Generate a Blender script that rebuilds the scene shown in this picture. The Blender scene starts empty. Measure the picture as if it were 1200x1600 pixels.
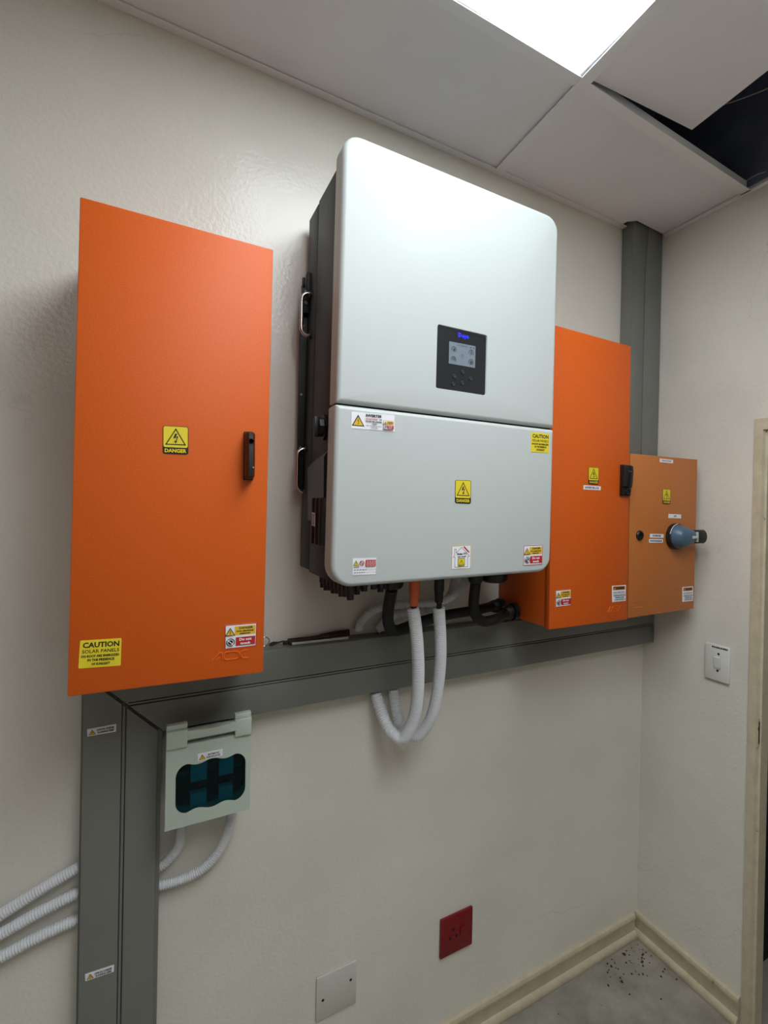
import bpy, bmesh, math, random
from mathutils import Vector
random.seed(7)
SC = bpy.context.scene
COL = SC.collection

# ------------------------------------------------------------------ camera
CX, CY, CZ = -.2818, -1.232, 1.5368
FPX, U0, V0 = 792.5563, 723.5673, 796.1158
YAW, PITCH, ROLL = -.5445, -.0045, .0208
FW = Vector((-math.sin(YAW)*math.cos(PITCH), math.cos(YAW)*math.cos(PITCH), math.sin(PITCH)))
RI0 = Vector((math.cos(YAW), math.sin(YAW), 0)); UP0 = RI0.cross(FW)
RI = RI0*math.cos(ROLL) + UP0*math.sin(ROLL)
UP = UP0*math.cos(ROLL) - RI0*math.sin(ROLL)
CAMP = Vector((CX, CY, CZ))
cam = bpy.data.cameras.new('camera'); camo = bpy.data.objects.new('camera', cam); COL.objects.link(camo)
from mathutils import Matrix
camo.matrix_world = Matrix(((RI.x, UP.x, -FW.x, CX), (RI.y, UP.y, -FW.y, CY), (RI.z, UP.z, -FW.z, CZ), (0, 0, 0, 1)))
cam.sensor_fit = 'VERTICAL'; cam.sensor_height = 32; cam.sensor_width = 24
cam.lens = FPX/1600*32
cam.shift_x = (600-U0)/1600; cam.shift_y = (V0-800)/1600
cam.clip_start = .02; cam.clip_end = 50
SC.camera = camo

# ------------------------------------------------------------------ light and exposure
PANEL_STRENGTH = 8.0
FILL_PANEL_STRENGTH = 5.5  # strength of the fill panel added out of view
w = bpy.data.worlds.new('world'); SC.world = w; w.use_nodes = True
w.node_tree.nodes['Background'].inputs[0].default_value = (.6, .7, .9, 1)
w.node_tree.nodes['Background'].inputs[1].default_value = .02
SC.view_settings.view_transform = 'Standard'; SC.view_settings.look = 'None'
SC.view_settings.gamma = 1; SC.view_settings.use_curve_mapping = False
SC.view_settings.exposure = 0.0

XR = 1.2406      # right wall
ZC = 2.515       # ceiling
XL, YF = -2.3, -3.3

# pixel of the 1200x1600 photo -> point on a world plane (used to measure positions)
def at(u, v, x=None, y=None, z=None):
    d = FW + RI*((u-U0)/FPX) + UP*((V0-v)/FPX)
    if x is not None: t = (x-CX)/d.x
    elif y is not None: t = (y-CY)/d.y
    else: t = (z-CZ)/d.z
    return CAMP + d*t

# ------------------------------------------------------------------ materials
def lin(c):
    f = lambda v: v/12.92 if v <= .04045 else ((v+.055)/1.055)**2.4
    return tuple(f(v/255) for v in c) + (1,)
MATS = {}
def mat(name, rgb, rough=.5, metal=0, spec=.5, bump=None, tone=None, emit=None):
    m = bpy.data.materials.new(name); m.use_nodes = True; MATS[name] = m
    nt = m.node_tree; b = nt.nodes['Principled BSDF']
    c = lin(rgb)
    b.inputs['Base Color'].default_value = c; b.inputs['Roughness'].default_value = rough
    b.inputs['Metallic'].default_value = metal; b.inputs['Specular IOR Level'].default_value = spec
    tc = None
    if bump or tone:
        tc = nt.nodes.new('ShaderNodeTexCoord')
    if tone:
        sc, amt = tone
        n = nt.nodes.new('ShaderNodeTexNoise'); n.inputs['Scale'].default_value = sc; n.inputs['Detail'].default_value = 4
        nt.links.new(tc.outputs['Object'], n.inputs['Vector'])
        mr = nt.nodes.new('ShaderNodeMapRange'); mr.inputs[1].default_value = .3; mr.inputs[2].default_value = .7
        mr.inputs[3].default_value = 1-amt; mr.inputs[4].default_value = 1+amt
        nt.links.new(n.outputs['Fac'], mr.inputs[0])
        mx = nt.nodes.new('ShaderNodeVectorMath'); mx.operation = 'SCALE'; mx.inputs[0].default_value = c[:3]
        nt.links.new(mr.outputs[0], mx.inputs['Scale']); nt.links.new(mx.outputs[0], b.inputs['Base Color'])
    if bump:
        sc, st, dist = bump
        n = nt.nodes.new('ShaderNodeTexNoise'); n.inputs['Scale'].default_value = sc; n.inputs['Detail'].default_value = 3
        nt.links.new(tc.outputs['Object'], n.inputs['Vector'])
        bp = nt.nodes.new('ShaderNodeBump'); bp.inputs['Strength'].default_value = st; bp.inputs['Distance'].default_value = dist
        nt.links.new(n.outputs['Fac'], bp.inputs['Height']); nt.links.new(bp.outputs['Normal'], b.inputs['Normal'])
    if emit:
        b.inputs['Emission Color'].default_value = lin(emit[0]); b.inputs['Emission Strength'].default_value = emit[1]
    return m

def wall_material(name, rgb, rough):
    m = mat(name, rgb, rough); nt = m.node_tree; b = nt.nodes['Principled BSDF']; N = nt.nodes.new; L = nt.links.new
    tc = N('ShaderNodeTexCoord')
    # slow mottling of old paint
    n1 = N('ShaderNodeTexNoise'); n1.inputs['Scale'].default_value = 2.2; n1.inputs['Detail'].default_value = 5; L(tc.outputs['Object'], n1.inputs['Vector'])
    r1 = N('ShaderNodeMapRange'); r1.inputs[1].default_value = .3; r1.inputs[2].default_value = .7; r1.inputs[3].default_value = .9; r1.inputs[4].default_value = 1.05
    L(n1.outputs['Fac'], r1.inputs[0])
    # scuffs
    n2 = N('ShaderNodeTexNoise'); n2.inputs['Scale'].default_value = 16; n2.inputs['Detail'].default_value = 6; n2.inputs['Roughness'].default_value = .7; L(tc.outputs['Object'], n2.inputs['Vector'])
    r2 = N('ShaderNodeMapRange'); r2.inputs[1].default_value = .22; r2.inputs[2].default_value = .36; r2.inputs[3].default_value = .86; r2.inputs[4].default_value = 1
    L(n2.outputs['Fac'], r2.inputs[0])
    # hairline cracks, masked so that only few are left
    nd = N('ShaderNodeTexNoise'); nd.inputs['Scale'].default_value = 5; nd.inputs['Detail'].default_value = 4; L(tc.outputs['Object'], nd.inputs['Vector'])
    av = N('ShaderNodeVectorMath'); av.operation = 'MULTIPLY_ADD'; av.inputs[1].default_value = (.25, .25, .25); L(nd.outputs['Color'], av.inputs[0]); L(tc.outputs['Object'], av.inputs[2])
    vo = N('ShaderNodeTexVoronoi'); vo.feature = 'DISTANCE_TO_EDGE'; vo.inputs['Scale'].default_value = 2.3; L(av.outputs[0], vo.inputs['Vector'])
    r3 = N('ShaderNodeMapRange'); r3.inputs[1].default_value = .0005; r3.inputs[2].default_value = .004; r3.inputs[3].default_value = 1; r3.inputs[4].default_value = 0
    L(vo.outputs['Distance'], r3.inputs[0])
    n3 = N('ShaderNodeTexNoise'); n3.inputs['Scale'].default_value = 1.9; L(tc.outputs['Object'], n3.inputs['Vector'])
    r4 = N('ShaderNodeMapRange'); r4.inputs[1].default_value = .52; r4.inputs[2].default_value = .66; r4.inputs[3].default_value = 0; r4.inputs[4].default_value = .17
    L(n3.outputs['Fac'], r4.inputs[0])
    mu = N('ShaderNodeMath'); mu.operation = 'MULTIPLY'; L(r3.outputs[0], mu.inputs[0]); L(r4.outputs[0], mu.inputs[1])
    sb = N('ShaderNodeMath'); sb.operation = 'SUBTRACT'; sb.inputs[0].default_value = 1; L(mu.outputs[0], sb.inputs[1])
    m1 = N('ShaderNodeMath'); m1.operation = 'MULTIPLY'; L(r1.outputs[0], m1.inputs[0]); L(r2.outputs[0], m1.inputs[1])
    m2 = N('ShaderNodeMath'); m2.operation = 'MULTIPLY'; L(m1.outputs[0], m2.inputs[0]); L(sb.outputs[0], m2.inputs[1])
    sc = N('ShaderNodeVectorMath'); sc.operation = 'SCALE'; sc.inputs[0].default_value = lin(rgb)[:3]; L(m2.outputs[0], sc.inputs['Scale'])
    L(sc.outputs[0], b.inputs['Base Color'])
    # plaster relief
    n4 = N('ShaderNodeTexNoise'); n4.inputs['Scale'].default_value = 110; n4.inputs['Detail'].default_value = 3; L(tc.outputs['Object'], n4.inputs['Vector'])
    n5 = N('ShaderNodeTexNoise'); n5.inputs['Scale'].default_value = 9; n5.inputs['Detail'].default_value = 2; L(tc.outputs['Object'], n5.inputs['Vector'])
    b1 = N('ShaderNodeBump'); b1.inputs['Strength'].default_value = .6; b1.inputs['Distance'].default_value = .0016; L(n4.outputs['Fac'], b1.inputs['Height'])
    b2 = N('ShaderNodeBump'); b2.inputs['Strength'].default_value = .4; b2.inputs['Distance'].default_value = .0045; L(n5.outputs['Fac'], b2.inputs['Height']); L(b1.outputs['Normal'], b2.inputs['Normal'])
    b3 = N('ShaderNodeBump'); b3.invert = True; b3.inputs['Strength'].default_value = .5; b3.inputs['Distance'].default_value = .001; L(mu.outputs[0], b3.inputs['Height']); L(b2.outputs['Normal'], b3.inputs['Normal'])
    L(b3.outputs['Normal'], b.inputs['Normal'])
    return m

mat('plate_paint', (202, 198, 190), .4)
WALL = wall_material('wall_paint', (223, 219, 208), .24)
def floor_material():
    m = mat('concrete_floor', (128, 122, 110), .8); nt = m.node_tree; b = nt.nodes['Principled BSDF']; N = nt.nodes.new; L = nt.links.new
    tc = N('ShaderNodeTexCoord')
    n1 = N('ShaderNodeTexNoise'); n1.inputs['Scale'].default_value = 9; n1.inputs['Detail'].default_value = 8; n1.inputs['Roughness'].default_value = .65; L(tc.outputs['Object'], n1.inputs['Vector'])
    cr = N('ShaderNodeValToRGB'); cr.color_ramp.elements[0].position = .3; cr.color_ramp.elements[0].color = lin((126, 120, 110)); cr.color_ramp.elements[1].position = .72; cr.color_ramp.elements[1].color = lin((164, 158, 146))
    L(n1.outputs['Fac'], cr.inputs[0])
    # scratches
    mp = N('ShaderNodeMapping'); mp.inputs['Rotation'].default_value = (0, 0, .9); mp.inputs['Scale'].default_value = (3, 30, 1); L(tc.outputs['Object'], mp.inputs[0])
    n2 = N('ShaderNodeTexNoise'); n2.inputs['Scale'].default_value = 2; n2.inputs['Detail'].default_value = 3; L(mp.outputs[0], n2.inputs['Vector'])
    r2 = N('ShaderNodeMapRange'); r2.inputs[1].default_value = .68; r2.inputs[2].default_value = .74; r2.inputs[3].default_value = 1; r2.inputs[4].default_value = 1.35; L(n2.outputs['Fac'], r2.inputs[0])
    sc = N('ShaderNodeVectorMath'); sc.operation = 'SCALE'; L(cr.outputs[0], sc.inputs[0]); L(r2.outputs[0], sc.inputs['Scale']); L(sc.outputs[0], b.inputs['Base Color'])
    bp = N('ShaderNodeBump'); bp.inputs['Strength'].default_value = .4; bp.inputs['Distance'].default_value = .002; L(n1.outputs['Fac'], bp.inputs['Height']); L(bp.outputs[0], b.inputs['Normal'])
    return m
FLOOR = floor_material()
def base_material():
    m = mat('chipped_cream_paint', (196, 184, 156), .5); nt = m.node_tree; b = nt.nodes['Principled BSDF']; N = nt.nodes.new; L = nt.links.new
    tc = N('ShaderNodeTexCoord')
    n1 = N('ShaderNodeTexNoise'); n1.inputs['Scale'].default_value = 22; n1.inputs['Detail'].default_value = 6; n1.inputs['Roughness'].default_value = .7; L(tc.outputs['Object'], n1.inputs['Vector'])
    cr = N('ShaderNodeValToRGB'); e = cr.color_ramp.elements
    e[0].position = .27; e[0].color = lin((84, 72, 58)); e[1].position = .33; e[1].color = lin((186, 174, 148)); x = e.new(.7); x.color = lin((206, 195, 168))
    L(n1.outputs['Fac'], cr.inputs[0]); L(cr.outputs[0], b.inputs['Base Color'])
    bp = N('ShaderNodeBump'); bp.inputs['Strength'].default_value = .4; bp.inputs['Distance'].default_value = .001; L(n1.outputs['Fac'], bp.inputs['Height']); L(bp.outputs[0], b.inputs['Normal'])
    return m
CREAM = base_material()
mat('ceiling_board', (238, 240, 244), .85, spec=.2, bump=(400, .15, .0006), tone=(3, .03))
mat('ceiling_bar', (240, 242, 245), .5)
mat('plenum', (128, 134, 160), .9, spec=.1, tone=(4, .4))
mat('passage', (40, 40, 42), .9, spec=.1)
mat('orange', (210, 91, 20), .5, spec=.35, bump=(900, .35, .0004), tone=(420, .1))
mat('brown_orange', (186, 110, 52), .5, bump=(900, .35, .0004), tone=(420, .11))
mat('trunk_grey', (116, 118, 112), .36, bump=(300, .1, .0003), tone=(6, .05))
mat('trunk_edge', (60, 60, 58), .6)
mat('inverter_white', (188, 194, 192), .42, spec=.35, bump=(700, .18, .0003))
mat('black_metal', (20, 21, 24), .5, spec=.35, bump=(600, .2, .0003))
mat('black_plastic', (16, 16, 18), .4)
mat('black_rubber', (19, 19, 20), .6)
mat('steel', (200, 196, 190), .22, metal=1)
mat('screen_bezel', (28, 30, 34), .3)
mat('screen', (112, 122, 132), .3, emit=((120, 132, 145), .12))
mat('screen_ink', (52, 58, 66), .5)
mat('logo_blue', (30, 40, 240), .4, emit=((20, 30, 255), 1.6))
mat('button', (44, 46, 52), .35)
mat('conduit_white', (222, 224, 228), .42)
mat('plug_orange', (226, 106, 60), .45)
mat('switch_green', (178, 190, 176), .45, bump=(500, .1, .0003))
mat('fuse_navy', (10, 22, 34), .4)
mat('fuse_teal', (30, 190, 215), .4)
mat('fuse_grey', (70, 84, 92), .4)
mat('handle_blue', (74, 98, 118), .38)
mat('light_grey', (190, 190, 188), .5)
mat('plate_white', (214, 214, 206), .4)
mat('plate_red', (120, 10, 18), .35)
mat('dark_hole', (12, 12, 12), .7)
mat('twig', (62, 46, 36), .85, tone=(60, .3))
mat('s_white', (232, 232, 236), .4)
mat('s_yellow', (226, 205, 44), .4)
mat('s_amber', (222, 178, 50), .4)
mat('s_black', (16, 16, 16), .5)
mat('s_red', (178, 30, 36), .4)
mat('s_brown', (150, 84, 26), .4)
mat('diffuser', (240, 245, 248), .5, emit=((242, 250, 255), PANEL_STRENGTH))
mat('diffuser_near', (240, 245, 248), .5, emit=((244, 250, 255), PANEL_STRENGTH*1.6))
mat('diffuser_fill', (240, 245, 248), .5, emit=((250, 252, 255), FILL_PANEL_STRENGTH))  # glow of the added fill panel behind the camera
def teal_glass():
    m = bpy.data.materials.new('teal_window'); m.use_nodes = True; MATS['teal_window'] = m
    nt = m.node_tree; nt.nodes.remove(nt.nodes['Principled BSDF']); o = nt.nodes['Material Output']
    t = nt.nodes.new('ShaderNodeBsdfTransparent'); t.inputs[0].default_value = (.12, .62, .66, 1)
    g = nt.nodes.new('ShaderNodeBsdfGlossy'); g.inputs['Roughness'].default_value = .12
    f = nt.nodes.new('ShaderNodeFresnel'); f.inputs[0].default_value = 1.35
    x = nt.nodes.new('ShaderNodeMixShader'); nt.links.new(f.outputs[0], x.inputs[0]); nt.links.new(t.outputs[0], x.inputs[1]); nt.links.new(g.outputs[0], x.inputs[2])
    nt.links.new(x.outputs[0], o.inputs[0])
teal_glass()

# ------------------------------------------------------------------ mesh helpers
class G:
    """collects faces with materials; build() links ONE mesh object"""
    def __init__(s): s.bm = bmesh.new(); s.m = []; s.smooth = set()
    def mi(s, name):
        if name not in s.m: s.m.append(name)
        return s.m.index(name)
    def faces(s, vs, fs, m, smooth=False):
        i = s.mi(m); bv = [s.bm.verts.new(v) for v in vs]
        for f in fs:
            try: fc = s.bm.faces.new([bv[k] for k in f])
            except ValueError: continue
            fc.material_index = i; fc.smooth = smooth
        return bv
    def box(s, lo, hi, m, bev=0, seg=2):
        t = bmesh.new()
        x0, y0, z0 = lo; x1, y1, z1 = hi
        vs = [t.verts.new(v) for v in ((x0,y0,z0),(x1,y0,z0),(x1,y1,z0),(x0,y1,z0),(x0,y0,z1),(x1,y0,z1),(x1,y1,z1),(x0,y1,z1))]
        for f in ((0,3,2,1),(4,5,6,7),(0,1,5,4),(1,2,6,5),(2,3,7,6),(3,0,4,7)): t.faces.new([vs[k] for k in f])
        if bev: bmesh.ops.bevel(t, geom=t.edges[:], offset=bev, segments=seg, affect='EDGES', profile=.5)
        s.merge(t, m); return s
    def merge(s, t, m, smooth=False):
        t.verts.index_update()
        s.faces([v.co[:] for v in t.verts], [[v.index for v in f.verts] for f in t.faces], m, smooth); t.free()
    def prism(s, poly, a, b, m, axis='y', bev=0):
        """poly: 2-D points; extruded from a to b along axis. y: (x,z)  z: (x,y)  x: (y,z)"""
        P = {'y': lambda p, h: (p[0], h, p[1]), 'z': lambda p, h: (p[0], p[1], h), 'x': lambda p, h: (h, p[0], p[1])}[axis]
        t = bmesh.new(); n = len(poly)
        va = [t.verts.new(P(p, a)) for p in poly]; vb = [t.verts.new(P(p, b)) for p in poly]
        t.faces.new(va); t.faces.new(vb[::-1])
        for i in range(n): t.faces.new((va[i], vb[i], vb[(i+1) % n], va[(i+1) % n]))
        bmesh.ops.recalc_face_normals(t, faces=t.faces[:])
        if bev:
            es = [e for e in t.edges if e.verts[0] in vb and e.verts[1] in vb]
            bmesh.ops.bevel(t, geom=es, offset=bev, segments=2, affect='EDGES', profile=.5)
        s.merge(t, m); return s
    def loft(s, rings, m, cap0=True, cap1=True, smooth=True, closed=True):
        n = len(rings[0]); vs = [p for r in rings for p in r]; fs = []
        for i in range(len(rings)-1):
            for k in range(n if closed else n-1):
                a = i*n+k; b = i*n+(k+1) % n; fs.append((a, b, b+n, a+n))
        bv = s.faces(vs, fs, m, smooth); i = s.mi(m)
        for cap, off in ((cap0, 0), (cap1, (len(rings)-1)*n)):
            if cap:
                f = s.bm.faces.new([bv[off+k] for k in range(n)]); f.material_index = i
        return bv
    def lathe(s, prof, o, d, m, seg=24, smooth=True):
        """prof: (radius, height) list along direction d from origin o"""
        d = Vector(d).normalized(); o = Vector(o)
        a = d.orthogonal().normalized(); b = d.cross(a)
        rings = [[o + d*h + (a*math.cos(2*math.pi*k/seg) + b*math.sin(2*math.pi*k/seg))*max(r, 1e-5) for k in range(seg)] for r, h in prof]
        s.loft(rings, m, smooth=smooth); return s
    def tube(s, pts, rad, m, seg=12, step=None, cap=True):
        """tube through pts (Catmull-Rom); rad number or function of arc length"""
        P = [Vector(p) for p in pts]
        if step: P = resample(P, step)
        n = len(P); T = [(P[min(i+1, n-1)]-P[max(i-1, 0)]).normalized() for i in range(n)]
        nrm = T[0].orthogonal().normalized(); rings = []; L = 0
        for i in range(n):
            if i: L += (P[i]-P[i-1]).length
            nrm = (nrm - T[i]*nrm.dot(T[i])).normalized(); b = T[i].cross(nrm)
            r = rad(L) if callable(rad) else rad
            rings.append([P[i] + (nrm*math.cos(2*math.pi*k/seg) + b*math.sin(2*math.pi*k/seg))*r for k in range(seg)])
        s.loft(rings, m, cap, cap); return s
    def build(s, name, parent=None, warp=None, label=None, recalc=True, sharp=35):
        bm = s.bm
        if recalc: bmesh.ops.recalc_face_normals(bm, faces=bm.faces[:])
        off = Vector((0, 0, 0)); q = parent
        while q is not None: off += q.location; q = q.parent
        for v in bm.verts:
            if warp: v.co = warp(v.co)
            v.co -= off
        me = bpy.data.meshes.new(name); bm.to_mesh(me); bm.free()
        for k in s.m: me.materials.append(MATS[k])
        try: me.set_sharp_from_angle(angle=math.radians(sharp))
        except Exception: pass
        o = bpy.data.objects.new(name, me); COL.objects.link(o)
        if parent: o.parent = parent
        if label: o['label'] = label
        return o

def resample(P, step):
    Q = [P[0]*2-P[1]] + P + [P[-1]*2-P[-2]]; D = []
    for i in range(1, len(Q)-2):
        a, b, c, d = Q[i-1], Q[i], Q[i+1], Q[i+2]
        for k in range(24):
            t = k/24
            D.append(.5*((2*b) + (c-a)*t + (2*a-5*b+4*c-d)*t*t + (3*b-a-3*c+d)*t**3))
    D.append(Q[-2])
    out = [D[0]]; need = step; i = 0; acc = 0
    for i in range(1, len(D)):
        seg = (D[i]-D[i-1]).length
        while acc+seg >= need and seg > 0:
            out.append(D[i-1].lerp(D[i], (need-acc)/seg)); need += step
        acc += seg
    return out

def thing(name, label, cat, loc, group=None):
    o = bpy.data.objects.new(name, None); COL.objects.link(o); o.location = loc; o.empty_display_size = .05
    o['label'] = label; o['category'] = cat
    if group: o['group'] = group
    return o
def tag(o, label, cat, group=None):
    o['label'] = label; o['category'] = cat
    if group: o['group'] = group
    return o
def struct(o): o['kind'] = 'structure'; return o

def rrect(x0, x1, z0, z1, r, n=8):
    """rounded rectangle, radii r = (tl, tr, br, bl), points (x, z)"""
    out = []
    for (cx, cz, rr, a0) in ((x1-r[1], z1-r[1], r[1], 90), (x1-r[2], z0+r[2], r[2], 0), (x0+r[3], z0+r[3], r[3], -90), (x0+r[0], z1-r[0], r[0], -180)):
        for k in range(n+1):
            a = math.radians(a0 - 90*k/n); out.append((cx+rr*math.cos(a), cz+rr*math.sin(a)))
    return out

def quadwarp(rect, px, y):
    """small correction that takes the nominal face rect (x0,x1,z0,z1) onto measured corners TL,TR,BR,BL"""
    x0, x1, z0, z1 = rect
    C = [at(u, v, y=y) for u, v in px]
    def f(co):
        s = (co.x-x0)/(x1-x0); t = (co.z-z0)/(z1-z0)
        p = C[3]*(1-s)*(1-t) + C[2]*s*(1-t) + C[1]*s*t + C[0]*(1-s)*t
        return Vector((p.x, co.y, p.z))
    return f
def rect_of(px, y):
    C = [at(u, v, y=y) for u, v in px]
    return ((C[0].x+C[3].x)/2, (C[1].x+C[2].x)/2, (C[2].z+C[3].z)/2, (C[0].z+C[1].z)/2)

# ------------------------------------------------------------------ printed stickers
TXT = {}
def text_geo(body, bold):
    k = (body, bold)
    if k not in TXT:
        cu = bpy.data.curves.new('t', 'FONT'); cu.body = body; cu.resolution_u = 2; cu.fill_mode = 'FRONT'
        cu.offset = .036 if bold else .014
        o = bpy.data.objects.new('t', cu)
        me = bpy.data.meshes.new_from_object(o)
        vs = [v.co.copy() for v in me.vertices]; fs = [list(p.vertices) for p in me.polygons]
        x0 = min(v.x for v in vs); x1 = max(v.x for v in vs); y0 = min(v.y for v in vs); y1 = max(v.y for v in vs)
        TXT[k] = ([((v.x-x0)/(x1-x0), (v.y-y0)/(y1-y0)) for v in vs], fs)
        bpy.data.objects.remove(o); bpy.data.curves.remove(cu); bpy.data.meshes.remove(me)
    return TXT[k]
LAY = .00018
class Sticker:
    """flat print: coordinates 0..1 over a measured quad on the plane y (or x)"""
    def __init__(s, px, y=None, x=None, base='s_white', r=0, thick=.0006):
        s.C = [at(u, v, y=y, x=x) for u, v in px]; s.g = G(); s.n = 0
        a = (s.C[1]-s.C[0]); b = (s.C[0]-s.C[3]); s.N = a.cross(b).normalized()
        if s.N.dot(CAMP-s.C[0]) < 0: s.N = -s.N
        s.asp = a.length/b.length; s.t0 = thick
        if base:
            poly = s.round(0, 0, 1, 1, r)
            top = [s.P(p, thick) for p in poly]; bot = [s.P(p, 0) for p in poly]
            s.g.loft([bot, top], base, cap0=False, smooth=False)
    def P(s, p, h=0):
        u, v = p; C = s.C
        return C[3]*(1-u)*(1-v) + C[2]*u*(1-v) + C[1]*u*v + C[0]*(1-u)*v + s.N*h
    def round(s, x0, y0, x1, y1, r):
        if r <= 0: return [(x0, y0), (x1, y0), (x1, y1), (x0, y1)]
        rx = r/s.asp; out = []
        for cx, cy, a0 in ((x1-rx, y1-r, 90), (x1-rx, y0+r, 0), (x0+rx, y0+r, -90), (x0+rx, y1-r, -180)):
            for k in range(5):
                a = math.radians(a0-90*k/4); out.append((cx+rx*math.cos(a), cy+r*math.sin(a)))
        return out[::-1]
    def lay(s): s.n += 1; return s.t0 + LAY*s.n
    def poly(s, pts, m):
        h = s.lay(); s.g.faces([s.P(p, h) for p in pts], [list(range(len(pts)))], m); return s
    def rect(s, x0, y0, x1, y1, m, r=0): return s.poly(s.round(x0, y0, x1, y1, r), m)
    def strip(s, pts, wd, m):
        """stroke of width wd (in heights) along pts"""
        h = s.lay()
        for a, b in zip(pts, pts[1:]):
            dx, dy = (b[0]-a[0])*s.asp, b[1]-a[1]; l = math.hypot(dx, dy) or 1
            nx, ny = -dy/l*wd/2, dx/l*wd/2; ex, ey = dx/l*wd/2, dy/l*wd/2
            q = [(a[0]+(nx-ex)/s.asp, a[1]+ny-ey), (b[0]+(nx+ex)/s.asp, b[1]+ny+ey), (b[0]+(ex-nx)/s.asp, b[1]-ny+ey), (a[0]+(-nx-ex)/s.asp, a[1]-ny-ey)]
            s.g.faces([s.P(p, h) for p in q], [[0, 1, 2, 3]], m)
        return s
    def disc(s, cx, cy, r, m, n=20): return s.poly([(cx+r/s.asp*math.cos(2*math.pi*k/n), cy+r*math.sin(2*math.pi*k/n)) for k in range(n)], m)
    def arc(s, cx, cy, r, wd, m, a0=0, a1=360, n=18):
        return s.strip([(cx+r/s.asp*math.cos(math.radians(a0+(a1-a0)*k/n)), cy+r*math.sin(math.radians(a0+(a1-a0)*k/n))) for k in range(n+1)], wd, m)
    def text(s, body, x0, y0, x1, y1, m='s_black', bold=True):
        vs, fs = text_geo(body, bold); h = s.lay()
        s.g.faces([s.P((x0+(x1-x0)*a, y0+(y1-y0)*b), h) for a, b in vs], fs, m); return s
    def tri(s, cx, cy, hh, fill='s_yellow', bolt=True):
        """warning triangle of height hh with a lightning bolt"""
        w2 = hh*.58/s.asp
        s.poly([(cx-w2, cy-hh/2), (cx+w2, cy-hh/2), (cx, cy+hh/2)], 's_black')
        s.poly([(cx-w2*.76, cy-hh*.42), (cx+w2*.76, cy-hh*.42), (cx, cy+hh*.32)], fill)
        if bolt:
            k = hh/s.asp
            s.poly([(cx+.02*k, cy+hh*.17), (cx-.075*k, cy-.09*hh), (cx-.015*k, cy-.07*hh), (cx-.005*k, cy-.02*hh)][:3] + [(cx+.065*k, cy+.165*hh)], 's_black')
            s.poly([(cx-.075*k, cy-.09*hh), (cx+.085*k, cy-.035*hh), (cx+.07*k, cy-.0*hh), (cx-.06*k, cy-.055*hh)], 's_black')
            s.poly([(cx+.085*k, cy-.015*hh), (cx+.045*k, cy-.02*hh), (cx-.01*k, cy-.26*hh), (cx+.02*k, cy-.26*hh)], 's_black')
            s.poly([(cx-.055*k, cy-.24*hh), (cx+.05*k, cy-.22*hh), (cx-.005*k, cy-.36*hh)], 's_black')
        return s
    def build(s, name, parent, label=None): return s.g.build(name, parent, label=label, recalc=False)

def st_danger(px, y, parent, label):
    s = Sticker(px, y=y, base='s_black', r=.08)
    s.rect(.03, .24, .97, .98, 's_yellow', .06)
    a = s.asp; w2 = .37
    s.strip([(.5-w2, .345), (.5+w2, .345), (.5, .89), (.5-w2, .345)], .035, 's_black')
    k = 1/a
    s.poly([(.5-.02*k, .73), (.5-.08*k, .565), (.5-.02*k, .57), (.5+.05*k, .73)], 's_black')
    s.poly([(.5-.08*k, .545), (.5+.08*k, .625), (.5+.055*k, .645), (.5-.055*k, .575)], 's_black')
    s.poly([(.5+.08*k, .625), (.5+.04*k, .61), (.5-.01*k, .45), (.5+.02*k, .45)], 's_black')
    s.poly([(.5-.05*k, .465), (.5+.055*k, .475), (.5, .385)], 's_black')
    s.text('DANGER', .08, .055, .92, .19, 's_yellow')
    return s.build('danger_sticker', parent, label)
def st_caution(px, y, parent, label):
    s = Sticker(px, y=y, base='s_yellow', r=.04)
    s.text('CAUTION', .07, .72, .95, .92)
    s.text('SOLAR PANELS', .06, .53, .95, .655, bold=False)
    s.text('ON ROOF ARE ENERGIZED', .04, .375, .96, .465)
    s.text('IN THE PRESENCE', .2, .235, .84, .325); s.text('OF SUNLIGHT', .3, .09, .74, .18)
    return s.build('caution_sticker', parent, label)
def touch_print(s, x0, y0, x1, y1, border=True):
    f = lambda a, b: (x0+(x1-x0)*a, y0+(y1-y0)*b)
    R = lambda a, b, c, d, m: s.rect(*f(a, b), *f(c, d), m)
    T = lambda t, a, b, c, d, m='s_black': s.text(t, *f(a, b), *f(c, d), m)
    h = (y1-y0)
    if border: R(0, 0, 1, 1, 's_red'); R(.025, .03, .975, .97, 's_white')
    R(.3, .54, .96, .92, 's_amber'); T('DANGER', .44, .79, .88, .89); T('Live electrical', .36, .68, .9, .755); T('equipment', .46, .565, .8, .645)
    R(.34, .1, .96, .46, 's_red'); T('Do not', .45, .3, .84, .42, 's_white'); T('touch', .48, .14, .8, .25, 's_white')
    s.tri(*f(.16, .72), h*.34, 's_amber')
    cx, cy = f(.17, .28); r = h*.15
    s.disc(cx, cy, r*.62, 's_black', 9); s.poly([(cx+r*.2/s.asp, cy+r*.3), (cx+r*.75/s.asp, cy+r*.45), (cx+r*.3/s.asp, cy-r*.2)], 's_black')
    s.arc(cx, cy, r, h*.03, 's_black'); s.strip([(cx-r*.7/s.asp, cy+r*.7), (cx+r*.7/s.asp, cy-r*.7)], h*.03, 's_white')
def st_touch(px, y, parent, label):
    s = Sticker(px, y=y, base='s_white'); touch_print(s, 0, 0, 1, 1); return s.build('do_not_touch_sticker', parent, label)
def dashes(s, x0, x1, y, h, m='s_black', seed=1):
    rd = random.Random(seed); x = x0
    while x < x1:
        w_ = rd.uniform(.06, .13); s.rect(x, y, min(x+w_, x1), y+h, m); x += w_+.025
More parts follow.
